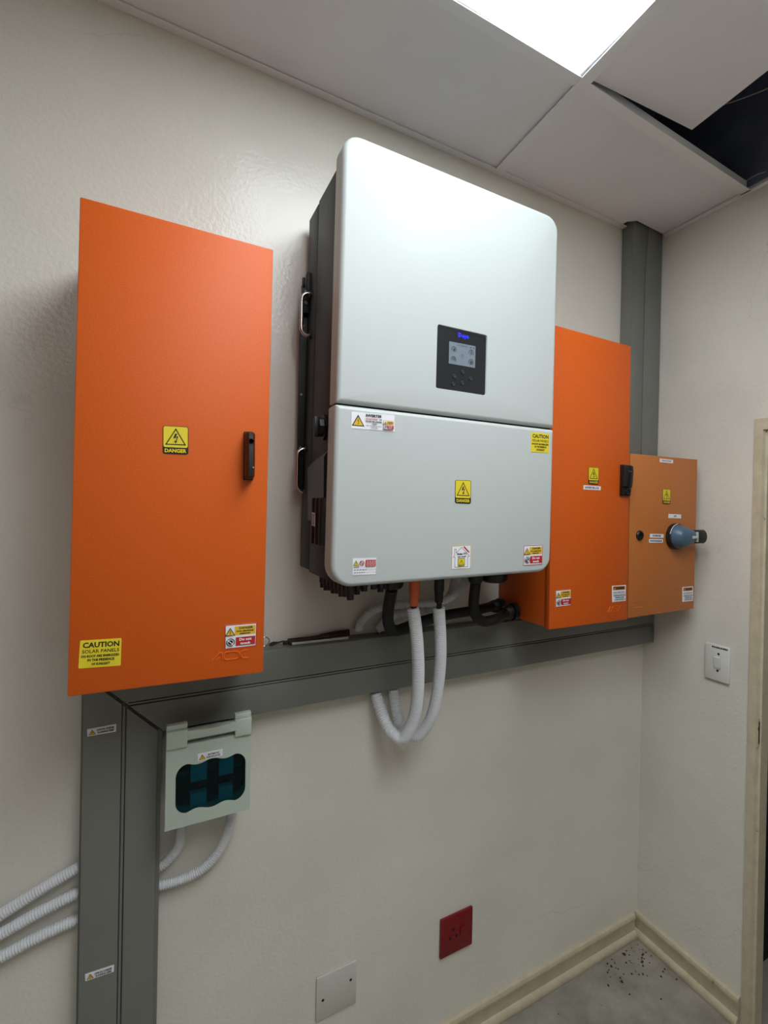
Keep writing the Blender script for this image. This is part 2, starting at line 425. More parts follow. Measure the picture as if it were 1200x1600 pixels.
def st_warning(px, y, parent, label):
    s = Sticker(px, y=y, base='s_white')
    s.rect(.08, .72, .93, .95, 's_brown'); s.text('WARNING', .28, .77, .9, .9, 's_black'); s.tri(.18, .835, .17, 's_amber', False)
    s.text('DUAL POWER SUPPLY', .08, .55, .92, .62); s.rect(.08, .475, .92, .49, 's_black')
    dashes(s, .08, .92, .36, .055, seed=1); dashes(s, .2, .8, .24, .055, seed=2); dashes(s, .12, .88, .12, .055, seed=3)
    return s.build('warning_sticker', parent, label)
def st_strip(px, y, parent, lines, label, tri=False, name='name_strip', x=None):
    s = Sticker(px, y=y, x=x, base='s_white')
    if tri: s.tri(.17, .48, .72, 's_amber')
    n = len(lines)
    for i, (t, a, b) in enumerate(lines):
        hh = .5/n if n > 1 else .5; y0 = .5 + (n/2-1-i)*(hh*1.45) + hh*.22
        if t == '-': dashes(s, a, b, .35, .3, seed=5)
        else: s.text(t, a, y0, b, y0+hh)
    return s.build(name, parent, label)
def logo_relief(px, y, parent, wt=.085):
    """raised rounded strokes of the maker's mark"""
    C = [at(u, v, y=y) for u, v in px]
    P = lambda a, b: C[3]*(1-a)*(1-b) + C[2]*a*(1-b) + C[1]*a*b + C[0]*(1-a)*b
    def arcp(cx, cy, rx, ry, a0, a1, n=9): return [(cx+rx*math.cos(math.radians(a0+(a1-a0)*k/n)), cy+ry*math.sin(math.radians(a0+(a1-a0)*k/n))) for k in range(n+1)]
    strokes = [[(0, .1), (.17, .84), (.2, .95), (.25, .93), (.262, .8), (.262, .05)], [(.1, .1), (.165, .34), (.21, .34)],
               [(.5, .95)] + arcp(.4, .5, .1, .44, 100, 260) + [(.5, .06)],
               [(.535, .92)] + arcp(.615, .5, .13, .44, 90, -90) + [(.535, .06)],
               [(.99, .95)] + arcp(.88, .5, .1, .44, 100, 260) + [(.99, .06)]]
    g = G(); hgt = (C[0]-C[3]).length
    for st in strokes: g.tube([P(a, b) for a, b in st], hgt*wt, 'orange' , seg=8)
    return g.build('raised_logo', parent)

# ------------------------------------------------------------------ the room
g = G(); g.box((XL-.1, YF-.1, -.1), (XR+1.3, .1, 0), 'concrete_floor'); struct(g.build('floor'))
g = G(); g.box((XL-.1, 0, 0), (XR+.15, .12, ZC+.01), 'wall_paint'); struct(g.build('wall_back'))
# right wall with the doorway
DY0, DY1, DZ = -.403, -1.25, 1.80
g = G(); g.box((XR, DY0, 0), (XR+.045, 0, ZC+.01), 'wall_paint'); g.box((XR, DY1, DZ), (XR+.045, DY0, ZC+.01), 'wall_paint'); g.box((XR, YF, 0), (XR+.045, DY1, ZC+.01), 'wall_paint')
struct(g.build('wall_right', recalc=False))
g = G(); g.box((XL-.12, YF, 0), (XL, 0, ZC+.01), 'wall_paint'); struct(g.build('wall_left'))
g = G(); g.box((XL, YF-.12, 0), (XR, YF, ZC+.01), 'wall_paint'); struct(g.build('wall_front'))
# dark passage beyond the doorway
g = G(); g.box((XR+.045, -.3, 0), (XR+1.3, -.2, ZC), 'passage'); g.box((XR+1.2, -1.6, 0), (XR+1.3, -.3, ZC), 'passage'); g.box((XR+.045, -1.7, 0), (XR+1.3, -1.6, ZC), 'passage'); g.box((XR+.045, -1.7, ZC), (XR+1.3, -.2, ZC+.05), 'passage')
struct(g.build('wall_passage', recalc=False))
# roof void above the ceiling
g = G()
g.box((XL, 0, ZC+.01), (XR+.15, .12, 3.1), 'plenum'); g.box((XR, YF, ZC+.01), (XR+.15, 0, 3.1), 'plenum'); g.box((XL-.1, YF-.1, 3.1), (XR+.15, .12, 3.15), 'plenum')
g.box((XL-.12, YF, ZC+.01), (XL, 0, 3.1), 'plenum'); g.box((XL, YF-.12, ZC+.01), (XR, YF, 3.1), 'plenum')
struct(g.build('wall_roof_void', recalc=False))

LX0 = -.085
# ceiling: angle trims, grid bars and boards
ceil = struct(bpy.data.objects.new('ceiling', None)); COL.objects.link(ceil); ceil.location = (0, -1.5, ZC)
GX, GY = .545, -.362
def slab(px, m, name, z0, z1, parent):
    pts = [at(u, v, z=ZC) for u, v in px]
    g = G(); g.prism([(p.x, p.y) for p in pts], z0, z1, m, 'z'); return g.build(name, parent)
def line_ext(p, q, a, b): return p+(q-p)*a, p+(q-p)*b
def bar(a, b, wd, name='grid_bar', dz=0):
    """T bar: flange below, web above"""
    a, b = Vector(a), Vector(b); d = (b-a).normalized(); n = Vector((-d.y, d.x, 0))*wd/2
    g = G(); g.prism([((a+n).x, (a+n).y), ((b+n).x, (b+n).y), ((b-n).x, (b-n).y), ((a-n).x, (a-n).y)], ZC-.006+dz, ZC-.0035+dz, 'ceiling_bar', 'z')
    n2 = n*.08
    g.prism([((a+n2).x, (a+n2).y), ((b+n2).x, (b+n2).y), ((b-n2).x, (b-n2).y), ((a-n2).x, (a-n2).y)], ZC-.0035+dz, ZC+.03, 'ceiling_bar', 'z')
    return g.build(name, ceil)
bar((.551, -.022, 0), (.528, -.62, 0), .028, dz=-.0008); bar((.528, -.6205, 0), (.49, -1.6, 0), .028, dz=-.0008)
BYA = at(808, 78, z=ZC).y
bar((.531, -.367, 0), (-.66, -.352, 0), .026); bar((-.67, -.352, 0), (-2.28, -.34, 0), .026)
bar((.538, -.3636, 0), (1.237, -.345, 0), .03)
for y in (-.985, -1.6, -2.2, -2.8): bar((.5, y, 0), (-2.28, y+.02, 0), .024)
bar((-.672, -.36, 0), (-.672, -3.2, 0), .024)
g = G(); g.box((XL, -.021, ZC-.004), (XR-.001, -.0005, ZC-.0015), 'ceiling_bar'); g.box((XL, -.0022, ZC-.0015), (1.07, -.0005, ZC+.02), 'ceiling_bar'); g.build('wall_angle', ceil, recalc=False)
g = G(); g.box((XR-.010, YF+.01, ZC-.006), (XR-.0005, -.055, ZC-.0035), 'ceiling_bar'); g.box((XR-.002, YF+.01, ZC-.010), (XR-.0005, -.055, ZC-.006), 'ceiling_bar'); g.build('wall_angle', ceil, recalc=False)
def board(poly, m='ceiling_board', z=ZC):
    g = G(); g.prism(poly, z, z+.012, m, 'z'); return g.build('ceiling_board', ceil)
board([(-.664, -.004), (.542, -.004), (.533, -.36), (-.664, -.348)])
RV0 = 1.0793
board([(.552, -.004), (RV0-.012, -.004), (RV0-.012, -.035), (RV0+.012, -.058), (XR-.004, -.052), (XR-.004, -.338), (.545, -.358)])
board([(-2.27, -.004), (-.676, -.004), (-.676, -.345), (-2.27, -.336)])
for (a, b) in ((-.985, -1.59), (-2.81, -3.29)):
    board([(-.66, b), (.48 if b < -2 else LX0-.014, b), (.48 if b < -2 else LX0-.014, a), (-.66, a)]); board([(-2.27, b), (-.685, b), (-.685, a), (-2.27, a)])
board([(-2.27, -2.79), (-.685, -2.79), (-.685, -2.21), (-2.27, -2.21)]); board([(-.66, -2.79), (.48, -2.79), (.48, -2.21), (-.66, -2.21)]); board([(-2.27, -2.19), (-.685, -2.19), (-.685, -1.61), (-2.27, -1.61)])
board([(-2.27, -.97), (-.685, -.97), (-.685, -.362), (-2.27, -.362)])
for (a, b) in ((-1.3, -1.9), (-1.91, -2.6), (-2.61, -3.29)): board([(.51, b), (XR-.004, b), (XR-.004, a), (.51, a)])
# the displaced, cut board over the hole: lifted at its right end
tl = at(923, 124, z=ZC+.001); tr = at(1081, 203, z=ZC+.038); rr = at(1200, 110, z=ZC+.038)
dv = (rr-tr).normalized()
g = G(); ps = [tl, tr, tr+dv*.9, Vector((.50, -1.27, ZC+.004))]
ps2 = [p+Vector((0, 0, .012)) for p in ps]
g.loft([ps, ps2], 'ceiling_board', smooth=False); g.build('ceiling_board', ceil, label='displaced ceiling board tilted up beside the dark hole')
# cables in the roof void
for nm, lab, pts, m, r in (('void_cable', 'pale thin cable hanging in the dark ceiling opening', [at(1120, 166, z=ZC+.075), at(1150, 157, z=ZC+.07), at(1200, 138, z=ZC+.07), at(1225, 126, z=ZC+.08)], 'trunk_grey', .002),
                    ('void_cable', 'green thin cable at the wall end of the ceiling opening', [at(1166, 283, z=ZC+.03), at(1182, 273, z=ZC+.03), at(1205, 266, z=ZC+.03)], 'switch_green', .0018)):
    g = G(); g.tube(pts, r, m, seg=8, step=.02); tag(g.build(nm), lab, 'cable')

# light panels: the one in view and its neighbour towards the room
LX0, LX1 = -.085, .516
for LY0, LY1, dm, lab in ((-.972, -.379, 'diffuser', 'square white glowing light panel set in the ceiling grid above the inverter'), (-1.575, -1.0, 'diffuser_near', 'square light panel in the ceiling next to the one above the inverter')):
    lp = thing('ceiling_light', lab, 'light', (.22, (LY0+LY1)/2, ZC))
    g = G(); g.box((LX0, LY0, ZC-.003), (LX1, LY1, ZC+.004), dm); g.build('diffuser', lp)
    g = G()
    for a, b, c, d in ((LX0-.012, LX0, LY0-.012, LY1+.014), (LX1, LX1+.022, LY0-.012, LY1+.014), (LX0, LX1, LY1, LY1+.014), (LX0, LX1, LY0-.012, LY0)):
        g.box((a, c, ZC-.002), (b, d, ZC+.02), 'ceiling_bar')
    g.box((LX0, LY0, ZC+.004), (LX1, LY1, ZC+.02), 'ceiling_bar'); g.build('frame', lp, recalc=False)
board([(-.66, -.97), (LX0-.014, -.97), (LX0-.014, -.366), (-.66, -.362)])

# unseen light panel added behind the camera to fill the front faces
for (a, b, c, d, lab) in ((-.66, .48, -2.19, -1.61, 'long added fill light panel in the ceiling, unseen behind the photographer'),):
    t = thing('ceiling_light', lab, 'light', ((a+b)/2, (c+d)/2, ZC))
    g = G(); g.box((a+.01, c+.01, ZC-.001), (b-.01, d-.01, ZC+.004), 'diffuser_fill'); g.build('diffuser', t)
    g = G(); g.box((a, c, ZC+.0045), (b, d, ZC+.02), 'ceiling_bar'); g.build('frame', t)

# baseboards: bead on top, flat face, rounded foot
def baseboard(name, a, b, n):
    prof = [(0, 0), (.02, 0), (.0225, .008), (.021, .018), (.016, .025), (.0115, .028), (.0115, .062), (.014, .068), (.0145, .076), (.011, .083), (.004, .085), (0, .085)]
    a, b, n = Vector(a), Vector(b), Vector(n)
    g = G(); rings = [[p + n*d + Vector((0, 0, z)) for d, z in prof] for p in (a, b)]
    g.loft(rings, 'chipped_cream_paint', smooth=False); return struct(g.build(name))
baseboard('baseboard_back', (XL, -.0005, .0005), (XR-.0235, -.0005, .0005), (0, -1, 0))
baseboard('baseboard_right', (XR-.0005, 0, .0005), (XR-.0005, -.383, .0005), (-1, 0, 0))

# door frame (steel frame painted cream)
df = struct(bpy.data.objects.new('door_1', None)); COL.objects.link(df); df.location = (XR, -.4, 0)
FY = -.389
g = G(); g.prism([(XR-.006, FY), (XR-.0003, FY+.0005), (XR-.0003, DY0-.0005), (XR+.044, DY0-.0005), (XR+.044, -.4225), (XR+.006, -.4225), (XR+.004, -.4165), (XR-.004, -.4135), (XR-.006, -.4125)], .0005, DZ+.016, 'chipped_cream_paint', 'z'); g.build('jamb', df)
g = G(); g.prism([(XR-.006, DY1-.014), (XR+.0, DY1-.014), (XR+.0, DY1), (XR+.044, DY1), (XR+.044, DY1+.02), (XR+.006, DY1+.02), (XR+.004, DY1+.014), (XR-.006, DY1+.005)], .0005, DZ+.016, 'chipped_cream_paint', 'z'); g.build('jamb', df)
g = G(); g.box((XR-.0058, DY1+.006, DZ-.018), (XR-.0005, -.4125, DZ+.0155), 'chipped_cream_paint'); g.box((XR-.0004, DY1+.015, DZ-.03), (XR+.044, -.423, DZ-.001), 'chipped_cream_paint'); g.build('head', df, recalc=False)
SPX = XR+.02
g = G(); zc0 = at(1185, 1143, y=-.4165).z
g.box((XR-.005, -.4182, zc0-.045), (XR+.004, -.4142, zc0+.04), 'chipped_cream_paint'); g.box((XR-.001, -.419, zc0-.036), (XR+.0035, -.418, zc0+.03), 'dark_hole'); g.box((XR-.004, -.419, zc0+.004), (XR+.001, -.418, zc0+.014), 'dark_hole'); g.build('strike_plate', df, recalc=False)

# ------------------------------------------------------------------ trunking
TY = -.047
P1 = at(254, 1140, y=TY); Pm = at(191, 1095, y=TY)
TZ0 = at(600, 1080.5, y=TY).z; TZM = at(600, 1038.5, y=TY).z; TZ1 = at(600, 994, y=TY).z
TV0 = (at(123, 1100, y=TY).x+at(121.5, 1590, y=TY).x)/2; TVM = at(190.5, 1300, y=TY).x; TV1 = (at(252.5, 1150, y=TY).x+at(247, 1590, y=TY).x)/2
gp = .0022
def trunk_body(name, label, poly, y0, loc):
    t = thing(name, label, 'trunking', loc); return t
# horizontal run
th = thing('cable_trunking', 'long grey horizontal steel trunking under the inverter, running to the corner', 'trunking', ((TV0+XR)/2, 0, TZ0))
XE = XR-.002
hx0 = TV0; hx1 = TV1
g = G(); g.prism([(hx0, TZ1), (XE, TZ1), (XE, TZ0), (hx1, TZ0)], -.0008, TY+.009, 'trunk_grey', 'y'); g.build('trunk_body', th)
mid = lambda f: (hx0+(hx1-hx0)*f, TZ1+(TZ0-TZ1)*f)
fm = (TZ1-TZM)/(TZ1-TZ0)
g = G(); a = mid(.012); b = mid(fm-.014); g.prism([(a[0]+.003, a[1]), (XE, a[1]), (XE, b[1]+.0), (b[0]+.003, b[1])], TY+.009, TY, 'trunk_grey', 'y', bev=.0012); g.build('trunk_lid', th, label='upper lid strip of the horizontal trunking')
g = G(); a = mid(fm+.04); b = mid(.99); g.prism([(a[0]+.003, a[1]), (XE, a[1]), (XE, b[1]), (b[0]+.003, b[1])], TY+.009, TY-.0008, 'trunk_grey', 'y', bev=.0012); g.build('trunk_lid', th, label='lower lid strip of the horizontal trunking')
g = G(); a = mid(fm+.002); b = mid(fm+.026); g.prism([(a[0]+.006, a[1]), (XE, a[1]), (XE, b[1]), (b[0]+.006, b[1])], TY+.009, TY+.0012, 'trunk_grey', 'y'); g.build('centre_rib', th)
# left vertical run
tv = thing('cable_trunking', 'wide grey vertical steel trunking going down to the floor below the left cabinet', 'trunking', ((TV0+TV1)/2, 0, 0))
g = G(); g.prism([(TV0, .0), (TV0, TZ1-.002), (TV1-.001, TZ0-.001), (TV1-.001, .0)], -.0008, TY+.009, 'trunk_grey', 'y'); g.build('trunk_body', tv)
diag = lambda x: TZ1 + (TZ0-TZ1)*(x-hx0)/(hx1-hx0) - .004
g = G(); a, b = TV0+.0035, TVM-.0035; g.prism([(a, .0), (a, diag(a)), (b, diag(b)), (b, .0)], TY+.009, TY, 'trunk_grey', 'y', bev=.0012); vl = g.build('trunk_lid', tv, label='left lid strip with two cable stickers')
g = G(); a, b = TVM+.0042, TV1-.008; g.prism([(a, .0), (a, diag(a)), (b, diag(b)), (b, .0)], TY+.009, TY-.0006, 'trunk_grey', 'y', bev=.0012); g.build('trunk_lid', tv, label='right plain lid strip')
g = G(); a, b = TVM-.0018, TVM+.0022; g.prism([(a, .0), (a, diag(a)), (b, diag(b)), (b, .0)], TY+.009, TY+.001, 'trunk_grey', 'y'); g.build('centre_rib', tv)
st_strip([(136, 1139.5), (181.8, 1131), (181.3, 1142.8), (136.5, 1150.8)], TY, vl, [('LIVE DC CABLES', .33, .92), ('RUNNING HERE', .36, .92)], None, True, 'cable_sticker')
st_strip([(133, 1522), (178.3, 1507), (178, 1517.8), (133.3, 1533)], TY, vl, [('LIVE DC CABLES', .33, .92), ('RUNNING HERE', .36, .92)], None, True, 'cable_sticker')
# right vertical run up to the ceiling
RVM = at(1007.5, 450, y=TY).x; RVE = XR-.002; RV0 = at(987.5, 430, y=TY).x
tr_ = thing('cable_trunking', 'grey vertical steel trunking rising to the ceiling in the right corner', 'trunking', ((RV0+XR)/2, 0, TZ1))
g = G(); g.box((RV0, TY+.003, TZ1+.001), (RVE, -.0008, ZC+.12), 'trunk_grey'); g.build('trunk_body', tr_)
g = G(); g.prism([(RV0+.001, TZ1+.001), (RVM-.0012, TZ1+.001), (RVM-.0012, 2.36), (RVM-.003, ZC+.1), (RV0+.004, ZC+.1), (RV0+.001, 2.4)], TY+.003, TY, 'trunk_grey', 'y', bev=.0012); g.build('trunk_lid', tr_)
g = G(); g.prism([(RVM+.0012, TZ1+.001), (RVE-.001, TZ1+.001), (RVE-.001, ZC+.1), (RVM+.018, ZC+.1), (RVM+.0135, ZC-.005), (RVM+.002, 2.34)], TY+.003, TY-.0006, 'trunk_grey', 'y', bev=.0012); g.build('trunk_lid', tr_)

# ------------------------------------------------------------------ left orange cabinet
def latch(parent, px, y, name='swing_handle', depth=.034, kind=0):
    C = [at(u, v, y=y) for u, v in px]; x0 = (C[0].x+C[3].x)/2; x1 = (C[1].x+C[2].x)/2; z0 = (C[2].z+C[3].z)/2; z1 = (C[0].z+C[1].z)/2
    g = G(); w_ = x1-x0
    # base plate and faceted lever
    g.box((x0, y-.006, z0), (x1, y, z1), 'black_plastic', .002)
    def ring(zz, d, s=0): return [(x0+.001+s, y-.005, zz), (x0+.001+s, y-d*.72, zz), (x0+w_*.3, y-d, zz), (x1-w_*.3, y-d, zz), (x1-.001-s, y-d*.72, zz), (x1-.001-s, y-.005, zz)]
    h = z1-z0
    if kind == 0:
        g.loft([ring(z0+.002, depth*.75, .002), ring(z0+.006, depth*.95), ring(z0+h*.3, depth), ring(z0+h*.72, depth*.86), ring(z1-.006, depth*.82), ring(z1-.002, depth*.62, .002)], 'black_plastic', smooth=False)
        g.lathe([(w_*.26, 0), (w_*.26, .003), (w_*.2, .004), (w_*.2, .0)], ((x0+x1)/2, y-depth*.86, z0+h*.78), (0, -1, 0), 'black_rubber', 16)
        g.box((x0+w_*.62, y-depth*.99, z0+.004), (x0+w_*.66, y-depth*.6, z0+h*.24), 'dark_hole')
        g.box((x0+w_*.64, y-depth*.99-.0015, z0+h*.235), (x0+w_*.76, y-depth*.97, z0+h*.255), 'light_grey')
    else:
        g.loft([ring(z0+.002, depth*.5, .002), ring(z0+h*.28, depth*.55), ring(z0+h*.3, depth*.8), ring(z0+h*.8, depth), ring(z1-.004, depth*.95, .001), ring(z1-.001, depth*.7, .002)], 'black_plastic', smooth=False)
        g.lathe([(w_*.2, 0), (w_*.2, .004), (w_*.12, .004), (w_*.12, .001)], ((x0+x1)/2, y-depth*.52, z0+h*.14), (0, -1, 0), 'black_rubber', 16)
        g.box((x0+w_*.3, y-depth-.0008, z1-h*.24), (x1-w_*.31, y-depth+.003, z1-h*.2), 'trunk_edge')
    return g.build(name, parent)

def enclosure(name, label, px, y, m, back=-.001, side_gap=.0025, door_t=.018):
    R = rect_of(px, y); W = quadwarp(R, px, y); x0, x1, z0, z1 = R
    t = thing(name, label, 'electrical cabinet', ((x0+x1)/2, 0, z0))
    g = G(); g.box((x0+side_gap, y+door_t+.003, z0+side_gap), (x1-side_gap, back, z1-side_gap), m, .002); g.build('cabinet_body', t, W)
    g = G(); g.box((x0+.006, y+door_t, z0+.006), (x1-.006, y+door_t+.003, z1-.006), 'dark_hole'); g.build('door_seal', t, W)
    g = G(); g.box((x0, y, z0), (x1, y+door_t, z1), m, .0018); d = g.build('door', t, W)
    return t, d, R
Y1 = -.25
cab1, door1, R1 = enclosure('electrical_cabinet', 'tall orange steel cabinet at far left with black lever handle, hung above the vertical trunking', [(125, 307), (427, 390), (411, 1050.5), (105, 1089)], Y1, 'orange')
latch(door1, [(380.3, 674), (396.5, 675.5), (395.5, 750), (380, 751)], Y1-.0005)
st_danger([(254.3, 664.7), (294.7, 667), (294.4, 710.6), (254, 709)], Y1, door1, None)
st_caution([(125.3, 1001), (190, 997), (188.6, 1039.7), (122.4, 1044.7)], Y1, door1, None)
st_touch([(351.4, 977), (401.4, 973), (400, 1009), (351, 1014.6)], Y1, door1, None)
logo_relief([(332, 1020.5), (388, 1014.5), (388, 1028.5), (332, 1034)], Y1-.0003, door1)

# ------------------------------------------------------------------ right orange cabinet
Y2 = -.2316
PX2 = [(865, 507.3), (986, 541), (980, 968), (858, 984)]
cab2, door2, R2 = enclosure('electrical_cabinet', 'tall orange steel cabinet to the right of and partly behind the inverter', PX2, Y2, 'orange')
latch(door2, [(968, 726), (984.3, 727), (983.3, 774), (968.3, 776)], Y2-.0005, depth=.02, kind=1)
st_danger([(919.3, 729.8), (935.5, 730.6), (935, 757.4), (919, 756.4)], Y2, door2, None)
st_strip([(911.6, 758), (938.7, 759.9), (938.3, 766), (911.4, 764.8)], Y2, door2, [('INVERTER D.B.', .1, .9)], None)
st_touch([(868, 922.7), (892, 920.6), (891.7, 946), (868, 949)], Y2, door2, None)
st_warning([(956, 915.4), (977.5, 914), (977.5, 938.7), (956.3, 940.8)], Y2, door2, None)
logo_relief([(949.5, 948), (973, 945), (972.6, 954.5), (948.5, 957.5)], Y2-.0001, door2, .06)

# ------------------------------------------------------------------ isolator box
Y3 = -.225
q0 = at(985, 708.6, y=Y3); 
PX3 = [(985.3, 708.6), (1090, 718), (1084, 951), (981.5, 966)]
cab3, door3, R3 = enclosure('isolator_box', 'small brownish orange isolator box with blue rotary handle by the corner', PX3, Y3, 'brown_orange', -.0495)
st_strip([(1030.9, 716.3), (1051.7, 718.6), (1051.4, 724), (1030.7, 722)], Y3, door3, [('Change over Switch', .14, .84)], None)
st_danger([(1035, 764), (1047.4, 764.8), (1047, 788), (1035, 787.3)], Y3, door3, None)
st_strip([(1044.6, 803), (1064, 804), (1064, 810), (1044.2, 809.4)], Y3, door3, [('OFF', .4, .62)], None)
st_strip([(1015.5, 834), (1036.9, 834.6), (1036.5, 840.4), (1015.3, 840)], Y3, door3, [('INVERTER', .2, .8)], None)
st_strip([(1014, 842.3), (1035.8, 842.6), (1035.5, 848), (1014, 847.9)], Y3, door3, [('-', .08, .92)], None)
st_warning([(1066, 917.5), (1082.7, 916), (1082.7, 938.7), (1066, 940.4)], Y3, door3, None)
g = G(); c = at(998.9, 836.5, y=Y3)
g.lathe([(.0145, 0), (.0145, .004), (.012, .0065), (.007, .0065), (.006, .003), (0, .003)], c, (0, -1, 0), 'black_plastic', 24); g.build('key_lock', door3)
g = G()
for u0_, v0_, u1_, v1_ in ((991.5, 940, 1002.5, 938.5), (991, 950, 1002.5, 948.5)):
    a, b = at(u0_, v0_, y=Y3), at(u1_, v1_, y=Y3); g.tube([a, b], .0013, 'brown_orange', seg=8)
g.build('raised_mark', door3)
# rotary handle: black collar on the door, blue tapered grip pointing right, black sleeve
c = at(1053, 838, y=Y3); HR = .040
g = G(); g.lathe([(HR, 0), (HR*1.02, .004), (HR, .014), (HR*.93, .017), (0, .017)], c, (0, -1, 0), 'black_plastic', 40); rh = g.build('handle_collar', door3)
g = G(); g.lathe([(HR*.92, .014), (HR*.9, .022), (HR*.78, .034), (HR*.6, .044), (0, .046)], c, (0, -1, 0), 'handle_blue', 40)
rings = []
for k, (dx, hz, y0, y1) in enumerate(((-.022, .02, .016, .046), (-.012, .031, .016, .05), (.008, .031, .016, .052), (.03, .0235, .018, .05), (.05, .0185, .021, .047))):
    cx = c.x+dx; rings.append([(cx, c.y-(y0+y1)/2-(y1-y0)/2*math.sin(a), c.z+hz*math.cos(a)) for a in [2*math.pi*j/12+.26 for j in range(12)]])
g.loft(rings, 'handle_blue', smooth=False); g.build('handle_grip', door3)
g = G(); rings = []
for dx, hz, hy in ((.048, .0205, .0145), (.05, .021, .015), (.096, .0215, .0155), (.100, .019, .013)):
    rings.append([(c.x+dx, c.y-.033-hy*math.sin(a), c.z+hz*math.cos(a)) for a in [2*math.pi*j/20 for j in range(20)]])
g.loft(rings, 'black_rubber'); g.build('handle_sleeve', door3)
g = G(); g.box((c.x+.02, c.y-.0535, c.z-.0045), (c.x+.046, c.y-.046, c.z+.0035), 'light_grey', .001); g.box((c.x+.044, c.y-.0505, c.z-.0155), (c.x+.0505, c.y-.0445, c.z+.0155), 'light_grey', .001); g.build('handle_pointer', door3, recalc=False)
g = G(); g.tube([(c.x-.001+HR*.97*math.cos(a), c.y-.0155, c.z+HR*.97*math.sin(a)) for a in [math.radians(95+12*k) for k in range(7)]], .0014, 'light_grey', seg=6); g.build('handle_mark', door3)

# ------------------------------------------------------------------ inverter
YI = -.3082
PXI = [(538, 201), (874, 341), (860.5, 893), (518, 920)]
RI_ = rect_of(PXI, YI); WI = quadwarp(RI_, PXI, YI); ix0, ix1, iz0, iz1 = RI_
zs = (at(524, 631, y=YI).z+at(867, 668, y=YI).z)/2
inv = thing('inverter', 'large white solar inverter with black sides, small screen and hazard stickers, on the wall', 'inverter', ((ix0+ix1)/2, 0, iz0))
YB = -.028                       # back of the housing
bx0, bx1 = ix0+.0085, ix1-.0085
bz0, bz1 = iz0+.006, iz1-.03
g = G()
g.box((bx0, -.108, bz0+.004), (bx1, YB, bz1-.002), 'black_metal', .004)          # rear chassis
g.box((bx0-.0005, -.262, bz0), (bx1+.0005, -.1105, bz1), 'black_metal', .004)     # front chassis
g.box((bx0+.003, -.112, bz0+.01), (bx1-.003, -.106, bz1-.01), 'dark_hole')
g.build('housing', inv, WI, recalc=False)
def cover(name, x0, x1, z0, z1, r, hole=None):
    g = G(); yb, yf = -.262, YI
    def ring(ins, y): return [(px_, y, pz_) for px_, pz_ in rrect(x0+ins, x1-ins, z0+ins, z1-ins, [max(q-ins, .0008) for q in r])]
    rings = [ring(.002, yb), ring(0, yb-.002), ring(0, yf+.0105)]
    for a in (25, 50, 70): rings.append(ring(.008*(1-math.cos(math.radians(a))), yf+.0004+.0095*(1-math.sin(math.radians(a)))))
    rings.append(ring(.0072, yf+.0002)); rings.append(ring(.0085, yf))
    if not hole: g.loft(rings, 'inverter_white')
    else:
        bv = g.loft(rings, 'inverter_white', cap1=False)
        n = len(rings[0]); outer = bv[-n:]
        hx0, hx1, hz0, hz1 = hole
        hl = [g.bm.verts.new((a, yf, b)) for a, b in rrect(hx0-.0018, hx1+.0018, hz0-.0018, hz1+.0018, (.005,)*4, 4)]
        edges = []
        for L in (outer, hl):
            for k in range(len(L)):
                e = g.bm.edges.get((L[k], L[(k+1) % len(L)])) or g.bm.edges.new((L[k], L[(k+1) % len(L)])); edges.append(e)
        fs = bmesh.ops.triangle_fill(g.bm, edges=edges, use_beauty=True, use_dissolve=False)
        # chamfer into the recess
        h2 = [g.bm.verts.new((a, yf+.0035, b)) for a, b in rrect(hx0, hx1, hz0, hz1, (.004,)*4, 4)]
        for k in range(len(hl)): g.bm.faces.new((hl[k], hl[(k+1) % len(hl)], h2[(k+1) % len(hl)], h2[k]))
        for f in g.bm.faces: f.material_index = 0
    return g.build(name, inv, WI)
# the display sits in the upper cover
DP = [(684.5, 508), (760.3, 524.5), (758.5, 617), (682.2, 605.5)]
D = [at(u, v, y=YI) for u, v in DP]
hole = ((D[0].x+D[3].x)/2, (D[1].x+D[2].x)/2, (D[2].z+D[3].z)/2, (D[0].z+D[1].z)/2)
cover('upper_cover', ix0, ix1, zs+.0012, iz1, (.036, .036, .003, .003), hole)
lc = cover('lower_cover', ix0-.0015, ix1+.0005, iz0, zs-.0022, (.004, .004, .036, .042))
g = G(); g.box((ix0+.004, -.298, zs-.006), (ix1-.004, -.262, zs+.006), 'dark_hole'); g.build('cover_gap', inv, WI)
g = G(); pts = rrect(hole[0]-.0002, hole[1]+.0002, hole[2]-.0002, hole[3]+.0002, (.004,)*4, 4)
g.prism(pts, YI+.008, YI+.0022, 'screen_bezel'); dp = g.build('display_panel', inv)
yD = YI+.0022
s = Sticker([(701.8, 533.2), (742.8, 541.2), (742, 575), (701, 567.8)], y=yD, base='screen')
s.text('HYBRID', .3, .87, .7, .92, 'screen_ink', False); s.arc(.93, .89, .03, .02, 'screen_ink', n=8); s.rect(.78, .87, .85, .91, 'screen_ink')
for cx, cy, a0, a1 in ((.17, .66, -40, 200), (.17, .22, -40, 200), (.83, .66, -40, 200), (.83, .22, -40, 200)):
    s.arc(cx, cy, .125, .022, 'screen_ink', a0, a1, 12)
s.arc(.5, .45, .06, .012, 'screen_ink', n=10)
s.rect(.14, .6, .21, .7, 'screen_ink'); s.arc(.17, .22, .05, .02, 'screen_ink', n=8); s.strip([(.83, .58), (.83, .72)], .04, 'screen_ink'); s.poly([(.79, .16), (.87, .16), (.87, .24), (.83, .29), (.79, .24)], 'screen_ink')
s.build('screen', dp, 'grey lit display screen with ring gauges')
s = Sticker([(715.8, 519.3), (738, 523.9), (738, 531.6), (715.6, 527.3)], y=yD, base=None, thick=.0002)
